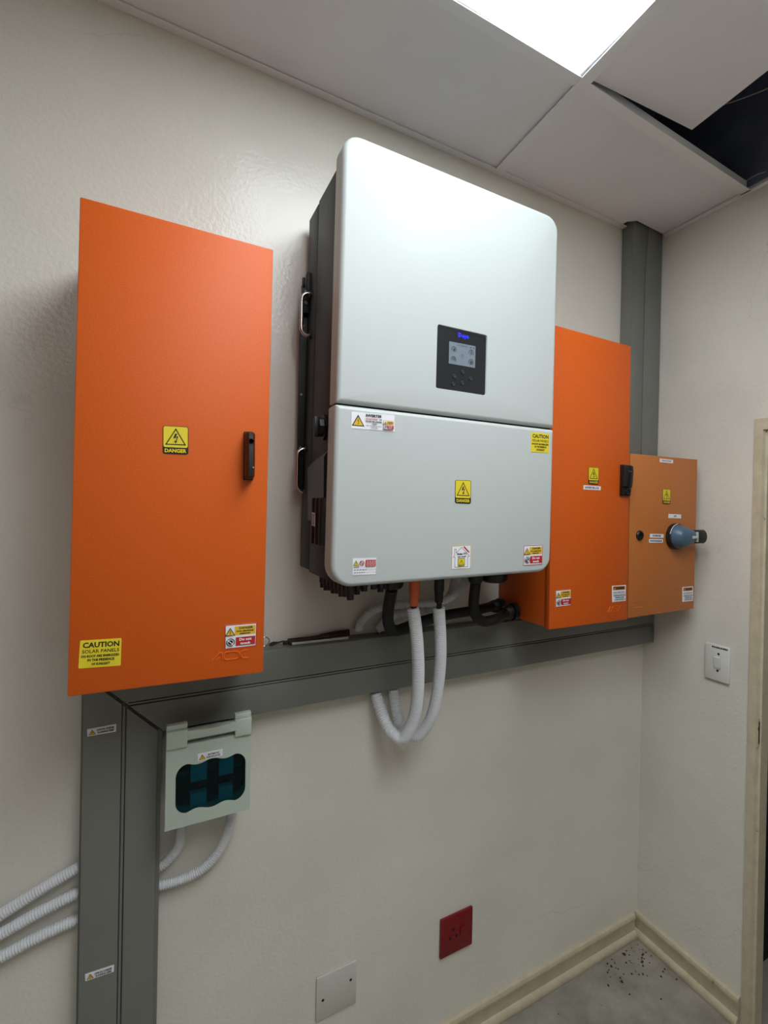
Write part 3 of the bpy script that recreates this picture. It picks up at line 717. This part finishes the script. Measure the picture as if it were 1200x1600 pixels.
s.text('D', .02, .1, .23, .98, 'logo_blue'); s.text('e', .26, .1, .42, .68, 'logo_blue'); s.text('y', .43, -.12, .58, .68, 'logo_blue'); s.text('e', .59, .1, .72, .68, 'logo_blue'); s.rect(.76, .12, 1, .2, 'screen_ink'); s.build('lit_logo', dp, 'blue lit lettering')
for u, v in ((722.8, 581.5), (709.7, 588), (735, 592), (722.3, 598.5), (708, 600)):
    g = G(); g.lathe([(.0042, -.0002), (.0042, .0012), (.0036, .002), (.0015, .0016), (0, .0015)], at(u, v, y=yD), (0, -1, 0), 'button', 20); g.build('button', dp)
# stickers on the lower cover
s = Sticker([(549, 643), (616.3, 649), (616, 674.4), (548.9, 669)], y=YI)
s.tri(.15, .5, .7, 's_amber'); s.text('INVERTER', .32, .76, .69, .93); s.text('DO NOT WORK', .32, .58, .6, .68, 's_red'); s.text('ON', .63, .58, .69, .68); s.text('INVERTER UNDER', .32, .43, .69, .53); s.text('LOAD', .46, .29, .57, .39)
s.text('FIRST ISOLATE AC & DC', .32, .18, .69, .25, bold=False); s.text('SWITCHES', .43, .07, .59, .14, bold=False)
touch_print(s, .725, .08, .97, .62); s.build('inverter_sticker', lc)
st_caution([(830, 675), (858, 677.8), (857.4, 708), (829, 706)], YI, lc, None)
st_danger([(711, 749.9), (736, 750.6), (735.5, 787.4), (710.6, 786.3)], YI, lc, None)
st_touch([(818, 852.6), (847.5, 851.5), (846.7, 882), (817, 884)], YI, lc, None)
s = Sticker([(706, 853.7), (735.5, 852), (734.8, 888), (704.9, 889.4)], y=YI, base='s_amber'); s.rect(.02, .015, .98, .985, 's_white')
s.strip([(.17, .08), (.17, .52), (.08, .52), (.14, .6), (.14, .87), (.22, .87), (.22, .7), (.5, .94), (.92, .55), (.92, .52), (.84, .52), (.84, .08), (.17, .08)], .018, 's_black')
s.poly([(.6, .94), (.64, .985), (.93, .72), (.89, .68)], 's_red'); s.text('Solar PV', .26, .61, .8, .7); s.text('on roof', .3, .5, .74, .575)
s.rect(.32, .12, .68, .46, 's_black', .03); s.rect(.34, .14, .66, .44, 's_yellow', .03); s.tri(.5, .29, .24, 's_yellow'); s.build('house_sticker', lc)
s = Sticker([(551, 872.5), (588, 871.8), (586.8, 897), (550.8, 899)], y=YI)
s.tri(.14, .72, .32, 's_yellow'); s.rect(.03, .49, .25, .52, 's_black'); s.rect(.03, .44, .25, .46, 's_black')
s.arc(.37, .71, .13, .04, 's_red', n=16); s.strip([(.31, .8), (.43, .62)], .04, 's_red'); s.rect(.53, .5, .97, .9, 's_red')
for k in range(5): dashes(s, .56, .94, .54+.07*k, .02, 's_white', k)
dashes(s, .02, .55, .3, .04, seed=3); dashes(s, .02, .47, .15, .04, seed=4); s.rect(.57, .31, .95, .322, 's_black'); s.rect(.5, .16, .95, .172, 's_black'); s.build('notice_sticker', lc)
# wall bracket flange at the left, with hook plate and bolts
ybk = -.03
fz1 = at(468, 468, y=ybk).z; fz0 = at(464, 765, y=ybk).z; fx = at(465.5, 620, y=ybk).x
g = G(); g.box((fx, -.036, fz0), (bx0+.02, -.0285, fz1), 'black_metal', .001)
pl1 = at(482, 430, y=-.04).z
g.box((fx+.001, -.05, fz1-.035), (bx0+.004, -.036, fz1+.03), 'black_metal', .0015)
g.box((bx0-.006, -.058, fz1-.01), (bx0+.004, -.04, pl1), 'black_metal', .0015)
g.box((bx0-.014, -.05, fz1+.02), (bx0-.008, -.042, fz1+.045), 'black_metal', .001)
for dz in (-.012, .012): g.lathe([(.004, 0), (.004, .003), (0, .0035)], (fx+.009, -.05, fz1+dz), (0, -1, 0), 'trunk_grey', 8)
for zz in (.22, .5, .86): g.lathe([(.003, 0), (.003, .002), (0, .0025)], (fx+.006, -.036, fz0+(fz1-fz0)*zz), (0, -1, 0), 'trunk_grey', 8)
g.build('wall_bracket', inv, recalc=False)
# side handles
def side_handle(p0, p1):
    xx = bx0; a = at(*p0, x=xx); b = at(*p1, x=xx); yy = (a.y+b.y)/2
    g = G(); o = .02
    g.tube([(xx+.002, yy, a.z), (xx-.008, yy, a.z), (xx-.017, yy, a.z-.006), (xx-o, yy, a.z-.016), (xx-o, yy, (a.z+b.z)/2), (xx-o, yy, b.z+.016), (xx-.017, yy, b.z+.006), (xx-.008, yy, b.z), (xx+.002, yy, b.z)], .0042, 'steel', seg=12, step=.003)
    for q in (a, b): g.lathe([(.007, 0), (.007, .003), (.005, .004)], (xx, yy, q.z), (-1, 0, 0), 'black_plastic', 14)
    return g.build('side_handle', inv, recalc=False)
side_handle((487, 459), (484, 526)); side_handle((480, 702), (477, 768))
# switch housing with sloped top, knob and rating print on the left side
def sidebox(px, depth, m, name, slope=0):
    C = [at(u, v, x=bx0) for u, v in px]
    g = G(); inn = [(bx0+.001, c_.y, c_.z) for c_ in C]
    out = [(bx0-depth, c_.y, c_.z) for c_ in C]
    if slope:
        out[0] = (out[0][0], out[0][1], out[0][2]-slope); out[1] = (out[1][0], out[1][1], out[1][2]-slope)
    g.loft([inn, out], m, smooth=False); return g.build(name, inv)
sidebox([(489, 720), (515, 700), (514, 822), (489, 812)], .011, 'black_plastic', 'switch_housing', .018)
g = G(); c = at(509, 668, x=bx0); g.lathe([(.026, 0), (.026, .006), (.02, .008), (.019, .016), (0, .017)], c, (-1, 0, 0), 'black_plastic', 8, smooth=False); g.box((bx0-.024, c.y-.005, c.z-.02), (bx0-.014, c.y+.005, c.z+.02), 'black_plastic', .001); g.build('switch_knob', inv, recalc=False)
s = Sticker([(500, 694.5), (519, 690), (519, 694.8), (500, 699)], x=bx0-.0006, base=None, thick=.0004); s.text('DC SWITCH PV', 0, 0, 1, 1, 'light_grey'); s.build('side_print', inv, 'small pale lettering on the black side')
g = G(); a = at(489, 778, x=bx0-.012); b = at(506, 853, x=bx0-.012)
for k in range(3):
    yy = a.y+(b.y-a.y)*(k+.5)/3; g.lathe([(.0125, 0), (.0125, (a.z-b.z)-.004), (.011, a.z-b.z)], (bx0-.006, yy, b.z), (0, 0, 1), 'black_plastic', 16)
lg = g.build('communication_stick', inv, recalc=False)
s = Sticker([(487.5, 800), (492.5, 801.5), (492.5, 823), (487.5, 821)], x=bx0-.0195, base='light_grey'); s.rect(.2, .15, .75, .85, 's_black'); s.rect(.3, .2, .65, .8, 'light_grey'); s.build('white_label', lg, 'small pale label')
# connectors below the housing
def connector(x, y, r, l, m='black_plastic', name='pv_connector'):
    g = G(); z = bz0+.004
    g.lathe([(r*.85, 0), (r*.85, -l*.25), (r, -l*.27), (r, -l*.75), (r*.8, -l*.78), (r*.8, -l)], (x, y, z), (0, 0, 1), m, 12); return g.build(name, inv)
for k in range(8): connector(bx0+.036+.0015*k, -.085-.0225*k, .0088, .046+.003*(k % 2))
for k in range(5): connector(bx0+.066+.0185*k, -.225+.008*(k % 2), .0085, .042-.004*(k % 3))
for k in range(4): connector(bx0+.06+.02*k, -.15, .009, .03)
def gland(x, y, r, l):
    g = G(); z = bz0+.006
    g.lathe([(r*1.15, 0), (r*1.15, -l*.2), (r, -l*.22), (r, -l*.5), (r*1.05, -l*.52), (r*.8, -l*.92), (r*.6, -l)], (x, y, z), (0, 0, 1), 'black_plastic', 16, smooth=False); return g.build('cable_gland', inv)
ga = at(612, 918, y=-.17); gb = at(743, 915, y=-.16); gc = at(772, 918, y=-.16)
gland(ga.x, -.17, .03, .048); gland(gb.x, -.16, .022, .05)
g = G(); g.lathe([(.036, .03), (.036, 0), (.034, -.016), (.026, -.022), (0, -.023)], (gc.x, -.16, bz0-.022), (0, 0, 1), 'black_plastic', 24); g.build('terminal_cover', inv)

# ------------------------------------------------------------------ cables and conduits
def ribbed(pts, r, label, group=None, y=None, plug=None, name='conduit', pitch=.0044, amp=.0023):
    P = [at(u, v, y=yy) for (u, v, yy) in pts]
    g = G(); g.tube(P, lambda L: r-amp*(.5+.5*math.cos(2*math.pi*L/pitch))**1.5, 'conduit_white', seg=14, step=pitch/8)
    return g, P
def conduit(pts, r, label, group=None, loc=None):
    g, P = ribbed(pts, r, label)
    o = g.build('corrugated_conduit', sharp=179); tag(o, label, 'conduit', group); return o
# two battery cables looping in front of the trunking
def battery_cable(label, pts, m, plugpx, r, py, twin):
    P0 = at(*plugpx[0], y=py); P1 = at(*plugpx[1], y=py)
    t = thing('battery_cable', label, 'cable', P0)
    g, P = ribbed(pts, r, label); g.build('corrugated_sleeve', t, sharp=179)
    g = G(); q = P[0]
    g.tube([P1+Vector((0, 0, .006)), q-Vector((0, 0, .01))], r*.42, m if False else 'black_rubber', seg=10); g.build('cable_core', t)
    g = G(); hgt = P0.z-P1.z; rr_ = plugpx[2]
    g.lathe([(rr_, 0), (rr_, -hgt*.55), (rr_*.9, -hgt*.6), (rr_*.78, -hgt*.97), (rr_*.6, -hgt)], P0, (0, 0, 1), m, 18)
    if twin: g.lathe([(rr_*.8, 0), (rr_*.8, -hgt*.6), (rr_*.6, -hgt*.78)], P0+Vector((.013, .02, 0)), (0, 0, 1), m, 14)
    g.build('cable_plug', t, label=('orange cable plug' if twin else 'black cable plug'), recalc=False)
    return t
battery_cable('white corrugated battery cable with orange plug looping from inverter down under the trunking',
    [(645.3, 950, -.2), (651, 994, -.19), (653.5, 1044, -.175), (652, 1090, -.155), (645.5, 1125, -.135), (630, 1154, -.11), (609, 1141, -.075), (596, 1113, -.045), (589, 1090, -.028)]+[(587, 1081, -.026)], 'plug_orange', [(648, 900), (647.5, 947), .0125], .0148, -.2, True)
battery_cable('white corrugated battery cable with black plug looping from inverter, right of the orange one',
    [(685.6, 950, -.2), (688, 994, -.185), (688, 1032, -.17), (684, 1075, -.15), (675, 1117, -.125), (660, 1144, -.1), (648, 1150, -.085), (634, 1142, -.07), (622, 1122, -.05), (615.4, 1086, -.028), (614.3, 1076, -.026)], 'black_plastic', [(686.5, 898), (686.5, 942), .0118], .0145, -.2, False)
# white conduits behind, from the inverter into the trunking
gw = 'white conduits from inverter into the trunking top'
conduit([(727, 897, -.115), (726, 908, -.115), (717, 921, -.112), (704, 933, -.105), (685, 941, -.095), (659, 943.5, -.08), (613, 946, -.055), (585, 953, -.034), (568, 967, -.022), (561, 980, -.022), (560.5, 986.5, -.022)], .0108, 'upper pale corrugated conduit bending behind the plugs into the trunking')
conduit([(710, 899, -.06), (709, 912, -.06), (703, 930, -.058), (688, 946, -.052), (665, 954, -.044), (627, 958, -.032), (606, 967, -.024), (594, 980, -.022), (589, 984.5, -.022)], .0108, 'lower pale corrugated conduit bending behind the plugs into the trunking')
# black cables with glands into the side of the right cabinet
def black_cable(label, pts, r, end, gr):
    P = [q if isinstance(q, Vector) else at(q[0], q[1], y=q[2]) for q in pts]
    t = thing('power_cable', label, 'cable', P[0])
    e = Vector(end); g = G(); g.tube(P+[e+Vector((-.03, 0, 0)), e], r, 'black_rubber', seg=14, step=.006); g.build('cable_sheath', t)
    g = G(); g.lathe([(gr*.75, -.045), (gr, -.03), (gr*1.05, -.022), (gr*.92, -.021), (gr*.92, -.014), (gr*1.2, -.0135), (gr*1.2, -.0005)], e, (1, 0, 0), 'black_plastic', 12, smooth=False); g.build('cable_gland', t)
    return t
sx = at(858, 984, y=Y2).x
e1 = at(784, 946, x=sx); e2 = at(805, 955.5, x=sx)
black_cable('thick black cable dropping from inverter left gland and running right to the cabinet', [Vector((ga.x, -.17, bz0+.006-.0485)), (606.5, 955, -.14), (608, 977, -.11), (620, 985, -.095), (656, 972, -.085), (698, 961, -.075), (741, 954, -.07)], .0135, e1, .018)
black_cable('thick black cable dropping from inverter right gland, bent sharply into the cabinet side', [Vector((gb.x, -.16, bz0+.006-.0505)), (740, 946, -.155), (743.5, 962, -.15), (756, 971, -.145), (778, 966, -.14)], .0135, e2, .0205)
# conduits at the left, into the vertical trunking
L_ = [((-60, 1466), (0, 1430), (60, 1392), (119, 1357), (135, 1348)), ((-60, 1492), (0, 1460), (60, 1426), (119, 1396), (135, 1389)), ((-60, 1527), (0, 1496), (60, 1464), (119, 1437), (135, 1430))]
for pts, lab in zip(L_, ('topmost of three grey-white conduits entering the trunking from the left', 'middle of three grey-white conduits entering the trunking from the left', 'lowest of three grey-white conduits entering the trunking from the left')):
    conduit([(u, v, -.021) for u, v in pts], .0108, lab, 'conduits at the left of the trunking')
# conduits from the fuse switch into the trunking
conduit([(284, 1283, -.035), (283, 1295, -.033), (282, 1311, -.03), (277.6, 1325, -.027), (266, 1340, -.024), (255, 1350, -.024), (246, 1356, -.024)], .0102, 'short pale conduit from fuse switch left side bending into trunking')
conduit([(362, 1256, -.038), (361, 1275, -.036), (357.5, 1294, -.034), (349.6, 1316, -.03), (335, 1339, -.027), (312.5, 1360, -.025), (284, 1374, -.024), (255, 1382.6, -.024), (244, 1385, -.024)], .0102, 'longer white ribbed conduit curving from fuse switch right side into trunking')

# ------------------------------------------------------------------ fuse switch disconnector
YS = -.12
PXS = [(259.5, 1137.5), (391.5, 1114.5), (391.5, 1263.5), (258, 1300)]
RS = rect_of(PXS, YS); sx0, sx1, sz0, sz1 = RS
fs = thing('fuse_switch', 'pale green fuse switch with a wavy blue window, below the horizontal trunking', 'fuse switch', ((sx0+sx1)/2, 0, sz0))
sxs = sx0; 
g = G(); g.box((sx0+.004, -.09, sz0+.006), (sx1-.003, -.0008, min(sz1-.02, TZ0-.004)), 'switch_green', .003); g.build('base_block', fs)
# window outline (wavy) in face coordinates
def fpt(a, b): return (sx0+(sx1-sx0)*a, sz0+(sz1-sz0)*b)
def wavy():
    xl, xr_, zb_, zt = .11, .94, .125, .615
    ex, ez, N_ = .13, .12, 9                       # big round ends, gentle waves along top and bottom
    n = 40; out = []
    wv = lambda u: .014*math.cos((u-.5)*2*math.pi/.40)
    xs = [xl+ex+(xr_-xl-2*ex)*k/n for k in range(n+1)]
    u_ = lambda x: (x-xl)/(xr_-xl)
    e = wv(u_(xl+ex))
    for x in xs: out.append((x, zt-.014+wv(u_(x))))
    for k in range(1, N_): a = math.pi/2*(1-k/N_); out.append((xr_-ex+ex*math.cos(a), zt-.014+e-ez+ez*math.sin(a)))
    for k in range(0, N_): a = -math.pi/2*k/N_; out.append((xr_-ex+ex*math.cos(a), zb_+.014-e+ez+ez*math.sin(a)))
    for x in xs[::-1]: out.append((x, zb_+.014-wv(u_(x))))
    for k in range(1, N_): a = -math.pi/2-math.pi/2*k/N_; out.append((xl+ex+ex*math.cos(a), zb_+.014-e+ez+ez*math.sin(a)))
    for k in range(0, N_): a = math.pi-math.pi/2*k/N_; out.append((xl+ex+ex*math.cos(a), zt-.014+e-ez+ez*math.sin(a)))
    return [fpt(a, b) for a, b in out]
WV = wavy()
g = G()
zf = sz0+(sz1-sz0)*.80
outer = [(sx0, sz0), (sx1, sz0), (sx1, zf), (sx0, zf)]
yf, yk = YS, -.0905
bm = g.bm; g.mi('switch_green')
vo = [bm.verts.new((a, yf, b)) for a, b in outer]; vi = [bm.verts.new((a, yf, b)) for a, b in WV]
ed = []
for L in (vo, vi):
    for k in range(len(L)): ed.append(bm.edges.new((L[k], L[(k+1) % len(L)])))
bmesh.ops.triangle_fill(bm, edges=ed, use_beauty=True)
vob = [bm.verts.new((v.co.x, yk, v.co.z)) for v in vo]; vib = [bm.verts.new((v.co.x, yk+.0, v.co.z)) for v in vi]
for A, B in ((vo, vob), (vi, vib)):
    for k in range(len(A)): bm.faces.new((A[k], A[(k+1) % len(A)], B[(k+1) % len(A)], B[k]))
cv = g.build('front_cover', fs)
# handle: two raised posts, a grip bar and the recess below it
pw = .235
g = G(); g.box((sx0, -.0905, zf), (sx1, YS+.016, sz1-.02), 'switch_green'); g.build('handle_recess', fs)
g = G()
z_lo = zf-.002; zt = sz1-.008
for a, b in ((sx0, sx0+(sx1-sx0)*pw), (sx1-(sx1-sx0)*.205, sx1)):
    g.prism([(a, z_lo), (b, z_lo), (b, zt), (a, zt)], YS+.016, YS-.006, 'switch_green', 'y', bev=.002)
    g.box((a, YS+.001, zt), (b, YS+.016, zt+.010), 'switch_green', .002)
zb1 = sz1-.011; zb0 = sz1-.029
g.prism([(sx0+(sx1-sx0)*pw-.001, zb0), (sx1-(sx1-sx0)*.2, zb0), (sx1-(sx1-sx0)*.2, zb1), (sx0+(sx1-sx0)*.5, zb1-.003), (sx0+(sx1-sx0)*pw-.001, zb1)], YS+.004, YS-.006, 'switch_green', 'y', bev=.002)
g.build('pull_handle', fs, recalc=False)
# fuse carriers behind the window
g = G(); g.box((sx0+.008, -.0915, sz0+.01), (sx1-.004, -.0902, zf-.004), 'fuse_navy'); g.build('carrier_back', fs)
for a, b, c_, d in ((.285, .385, .475, .62), (.62, .385, .795, .62), (.285, .1, .475, .27), (.62, .1, .795, .27)):
    x0, z0 = fpt(a, b); x1, z1 = fpt(c_, d); g = G(); g.box((x0, -.108, z0), (x1, -.0917, z1), 'fuse_teal', .001); g.build('fuse_carrier', fs)
for a, b, c_, d in ((.13, .45, .27, .5), (.49, .47, .61, .58), (.81, .43, .94, .455), (.13, .15, .27, .17), (.49, .1, .61, .17), (.81, .14, .94, .17), (.30, .3, .36, .37), (.39, .3, .47, .37), (.63, .3, .7, .37), (.73, .3, .79, .37), (.15, .22, .25, .4), (.83, .22, .92, .4), (.5, .2, .6, .42)):
    x0, z0 = fpt(a, b); x1, z1 = fpt(c_, d); g = G(); g.box((x0, -.098, z0), (x1, -.0917, z1), 'fuse_grey' if (d-b) < .08 and b < .6 and c_-a > .09 else 'dark_hole', .001); g.build('fuse_link', fs)
g = G(); g.prism([((a-(sx0+sx1)/2)*.996+(sx0+sx1)/2, b) for a, b in WV], YS+.0025, YS+.0008, 'teal_window', 'y'); g.build('window_pane', fs, label='wavy blue transparent window')
st_strip([(309, 1178), (348, 1170), (347.7, 1180.7), (309.3, 1189.7)], YS, cv, [('BATTERY DC', .4, .86), ('FUSE ISOLATOR', .34, .9)], None, True, 'fuse_sticker')

# ------------------------------------------------------------------ wall plates
# light switch on the right wall
C = [at(u, v, x=XR) for u, v in ((1106, 1003.6), (1143.8, 1012.6), (1140, 1068), (1102.4, 1057))]
y0, y1 = (C[0].y+C[3].y)/2, (C[1].y+C[2].y)/2; z0, z1 = (C[2].z+C[3].z)/2, (C[0].z+C[1].z)/2
ls = thing('light_switch', 'white light switch plate with one rocker on the right wall', 'light switch', (XR, (y0+y1)/2, z0))
g = G(); g.box((XR-.009, y1, z0), (XR-.0005, y0, z1), 'plate_white', .002); g.build('switch_plate', ls)
c = at(1121, 1035, x=XR-.009); g = G(); g.box((XR-.0105, c.y-.012, c.z-.02), (XR-.009, c.y+.012, c.z+.02), 'light_grey', .0005); g.prism([(XR-.0105, c.z-.018), (XR-.0105, c.z+.018), (XR-.016, c.z+.016), (XR-.0115, c.z-.017)], c.y-.0095, c.y+.0095, 'plate_white', 'y'); g.build('rocker', ls, recalc=False)
for u, v in ((1122.8, 1022), (1121, 1048)):
    g = G(); g.lathe([(.0038, 0), (.0034, .001), (0, .0012)], at(u, v, x=XR-.009), (-1, 0, 0), 'dark_hole', 12); g.build('screw', ls)
s = Sticker([(1112, 1008.2), (1138, 1014.3), (1137.8, 1017), (1112, 1011)], x=XR-.0092, base=None, thick=.0002); dashes(s, .02, .98, .1, .8, seed=9); s.build('plate_print', ls)
# red socket and blank plate on the back wall
def plate(name, label, cat, px, m, tilt=0):
    C = [at(u, v, y=-.004) for u, v in px]
    x0 = (C[0].x+C[3].x)/2; x1 = (C[1].x+C[2].x)/2; z0 = (C[2].z+C[3].z)/2; z1 = (C[0].z+C[1].z)/2
    t = thing(name, label, cat, ((x0+x1)/2, 0, z0)); return t, x0, x1, z0, z1
rs, x0, x1, z0, z1 = plate('wall_socket', 'dark red three-pin wall socket low on the back wall', 'socket', [(688, 1436.5), (737.5, 1416), (736.5, 1475), (686.5, 1496)], 'plate_red')
g = G(); g.box((x0, -.009, z0), (x1, -.0005, z1), 'plate_red', .002); g.build('socket_plate', rs)
wx, wz = x1-x0, z1-z0
f = lambda u, v: at(u, v, y=-.009)
for u, v, r in ((708.3, 1452, .005), (703, 1467, .0042), (713, 1461.5, .0042)):
    g = G(); c = f(u, v); g.lathe([(r*1.35, -.0002), (r*1.35, .0008), (r, .0009)], c, (0, -1, 0), 'plate_red', 14); g.lathe([(r, .0), (r, .0011)], c, (0, -1, 0), 'dark_hole', 14); g.build('socket_hole', rs, recalc=False)
g = G(); c = f(723.5, 1452); g.box((c.x-.009, -.0125, c.z-.012), (c.x+.009, -.009, c.z+.012), 'plate_red', .001); g.build('rocker', rs)
for u, v in ((714.5, 1436), (712.5, 1476)):
    g = G(); g.lathe([(.0035, 0), (.003, .001), (0, .0012)], f(u, v), (0, -1, 0), 'plate_red', 12); g.build('screw', rs)
bp_, x0, x1, z0, z1 = plate('blank_plate', 'painted blank cover plate low on the back wall, left of the red socket', 'cover plate', [(496, 1527), (558.5, 1501), (554, 1567.5), (492, 1595)], 'wall_paint')
g = G(); g.box((x0, -.0065, z0), (x1, -.0005, z1), 'plate_paint' if 'plate_paint' in MATS else 'wall_paint', .0012); g.build('cover_plate', bp_)
for u, v in ((504.5, 1563), (548, 1531)):
    g = G(); g.lathe([(.0035, 0), (.003, .0008), (0, .0009)], at(u, v, y=-.0065), (0, -1, 0), 'dark_hole', 10); g.build('screw_hole', bp_)

# ------------------------------------------------------------------ odds and ends on top of the trunking
def onTop(u, v): p = at(u, v, z=TZ1+.004); return Vector((p.x, max(min(p.y, -.006), TY+.004), TZ1+.004))
pipe = [at(456, 1000, y=-.032), at(543, 987, y=-.026)]
def rod(name, label, a, b, r, m, cat, bend=0, z=None):
    a, b = Vector(a), Vector(b); a.z = TZ1+r+.0006 + (0 if z is None else z[0]); b.z = TZ1+r+.0006 + (0 if z is None else z[1])
    g = G(); mid_ = (a+b)/2 + Vector((0, bend, 0)); g.tube([a, mid_, b], r, m, seg=10, step=.006); return tag(g.build(name), label, cat)
xa, xb = at(456, 1000, y=-.03).x, at(545, 987, y=-.03).x
rod('thin_rod', 'pale thin rod lying on the trunking among brown sticks', (xa, -.033, 0), (xb, -.036, 0), .0033, 'light_grey', 'rod')
for i, (ua, ub, ya, yb, r, zz, lab) in enumerate(((443, 520, -.02, -.012, .0045, (0, .004), 'dark brown stick nearest the wall on the trunking'), (452, 548, -.027, -.024, .005, (0, .006), 'thick brown stick beside the pale rod on the trunking'), (450, 500, -.011, -.009, .0035, (.004, .002), 'short dark stick at left of the pile on the trunking'), (500, 546, -.014, -.016, .004, (.006, .011), 'short dark stick at right of the pile on the trunking'))):
    rod('brown_stick', lab, (at(ua, 995, y=ya).x, ya, 0), (at(ub, 990, y=yb).x, yb, 0), r, 'twig', 'stick', .002, zz)
kx = at(413, 1003, y=-.02).x
kr = thing('key_ring', 'metal key ring with a small key beside the left cabinet on the trunking', 'keys', (kx, -.02, TZ1))
g = G(); g.tube([(kx+.011*math.cos(a), -.018-.004*math.sin(a), TZ1+.0125+.011*math.sin(a)) for a in [2*math.pi*k/24 for k in range(25)]], .0011, 'steel', seg=6); g.build('ring', kr)
g = G(); g.prism([(kx+.010, TZ1+.002), (kx+.018, TZ1+.001), (kx+.026, TZ1+.004), (kx+.044, TZ1+.008), (kx+.044, TZ1+.0105), (kx+.03, TZ1+.009), (kx+.02, TZ1+.0105), (kx+.012, TZ1+.008)], -.0195, -.0175, 'twig', 'y'); g.build('key', kr)

# ------------------------------------------------------------------ dirt swept into the floor corner
g = G(); rd = random.Random(3)
for k in range(70):
    d_ = abs(rd.gauss(0, .12)); x = XR-.03-abs(rd.gauss(0, .13)); y = -.03-abs(rd.gauss(0, .07)); r = rd.uniform(.0015, .006)
    if x > XR-.028 or y > -.028: continue
    n = 5; ring = [(x+r*rd.uniform(.6, 1.2)*math.cos(2*math.pi*j/n), y+r*rd.uniform(.6, 1.2)*math.sin(2*math.pi*j/n), .0004) for j in range(n)]
    top_ = [(p[0]*.6+x*.4, p[1]*.6+y*.4, .0004+r*.5) for p in ring]
    g.loft([ring, top_], rd.choice(['twig', 'twig', 'twig', 'concrete_floor']), smooth=False)
o = g.build('floor_dirt', recalc=False); o['kind'] = 'stuff'; o['label'] = 'small brown crumbs of dirt on the floor in the corner'; o['category'] = 'dirt'
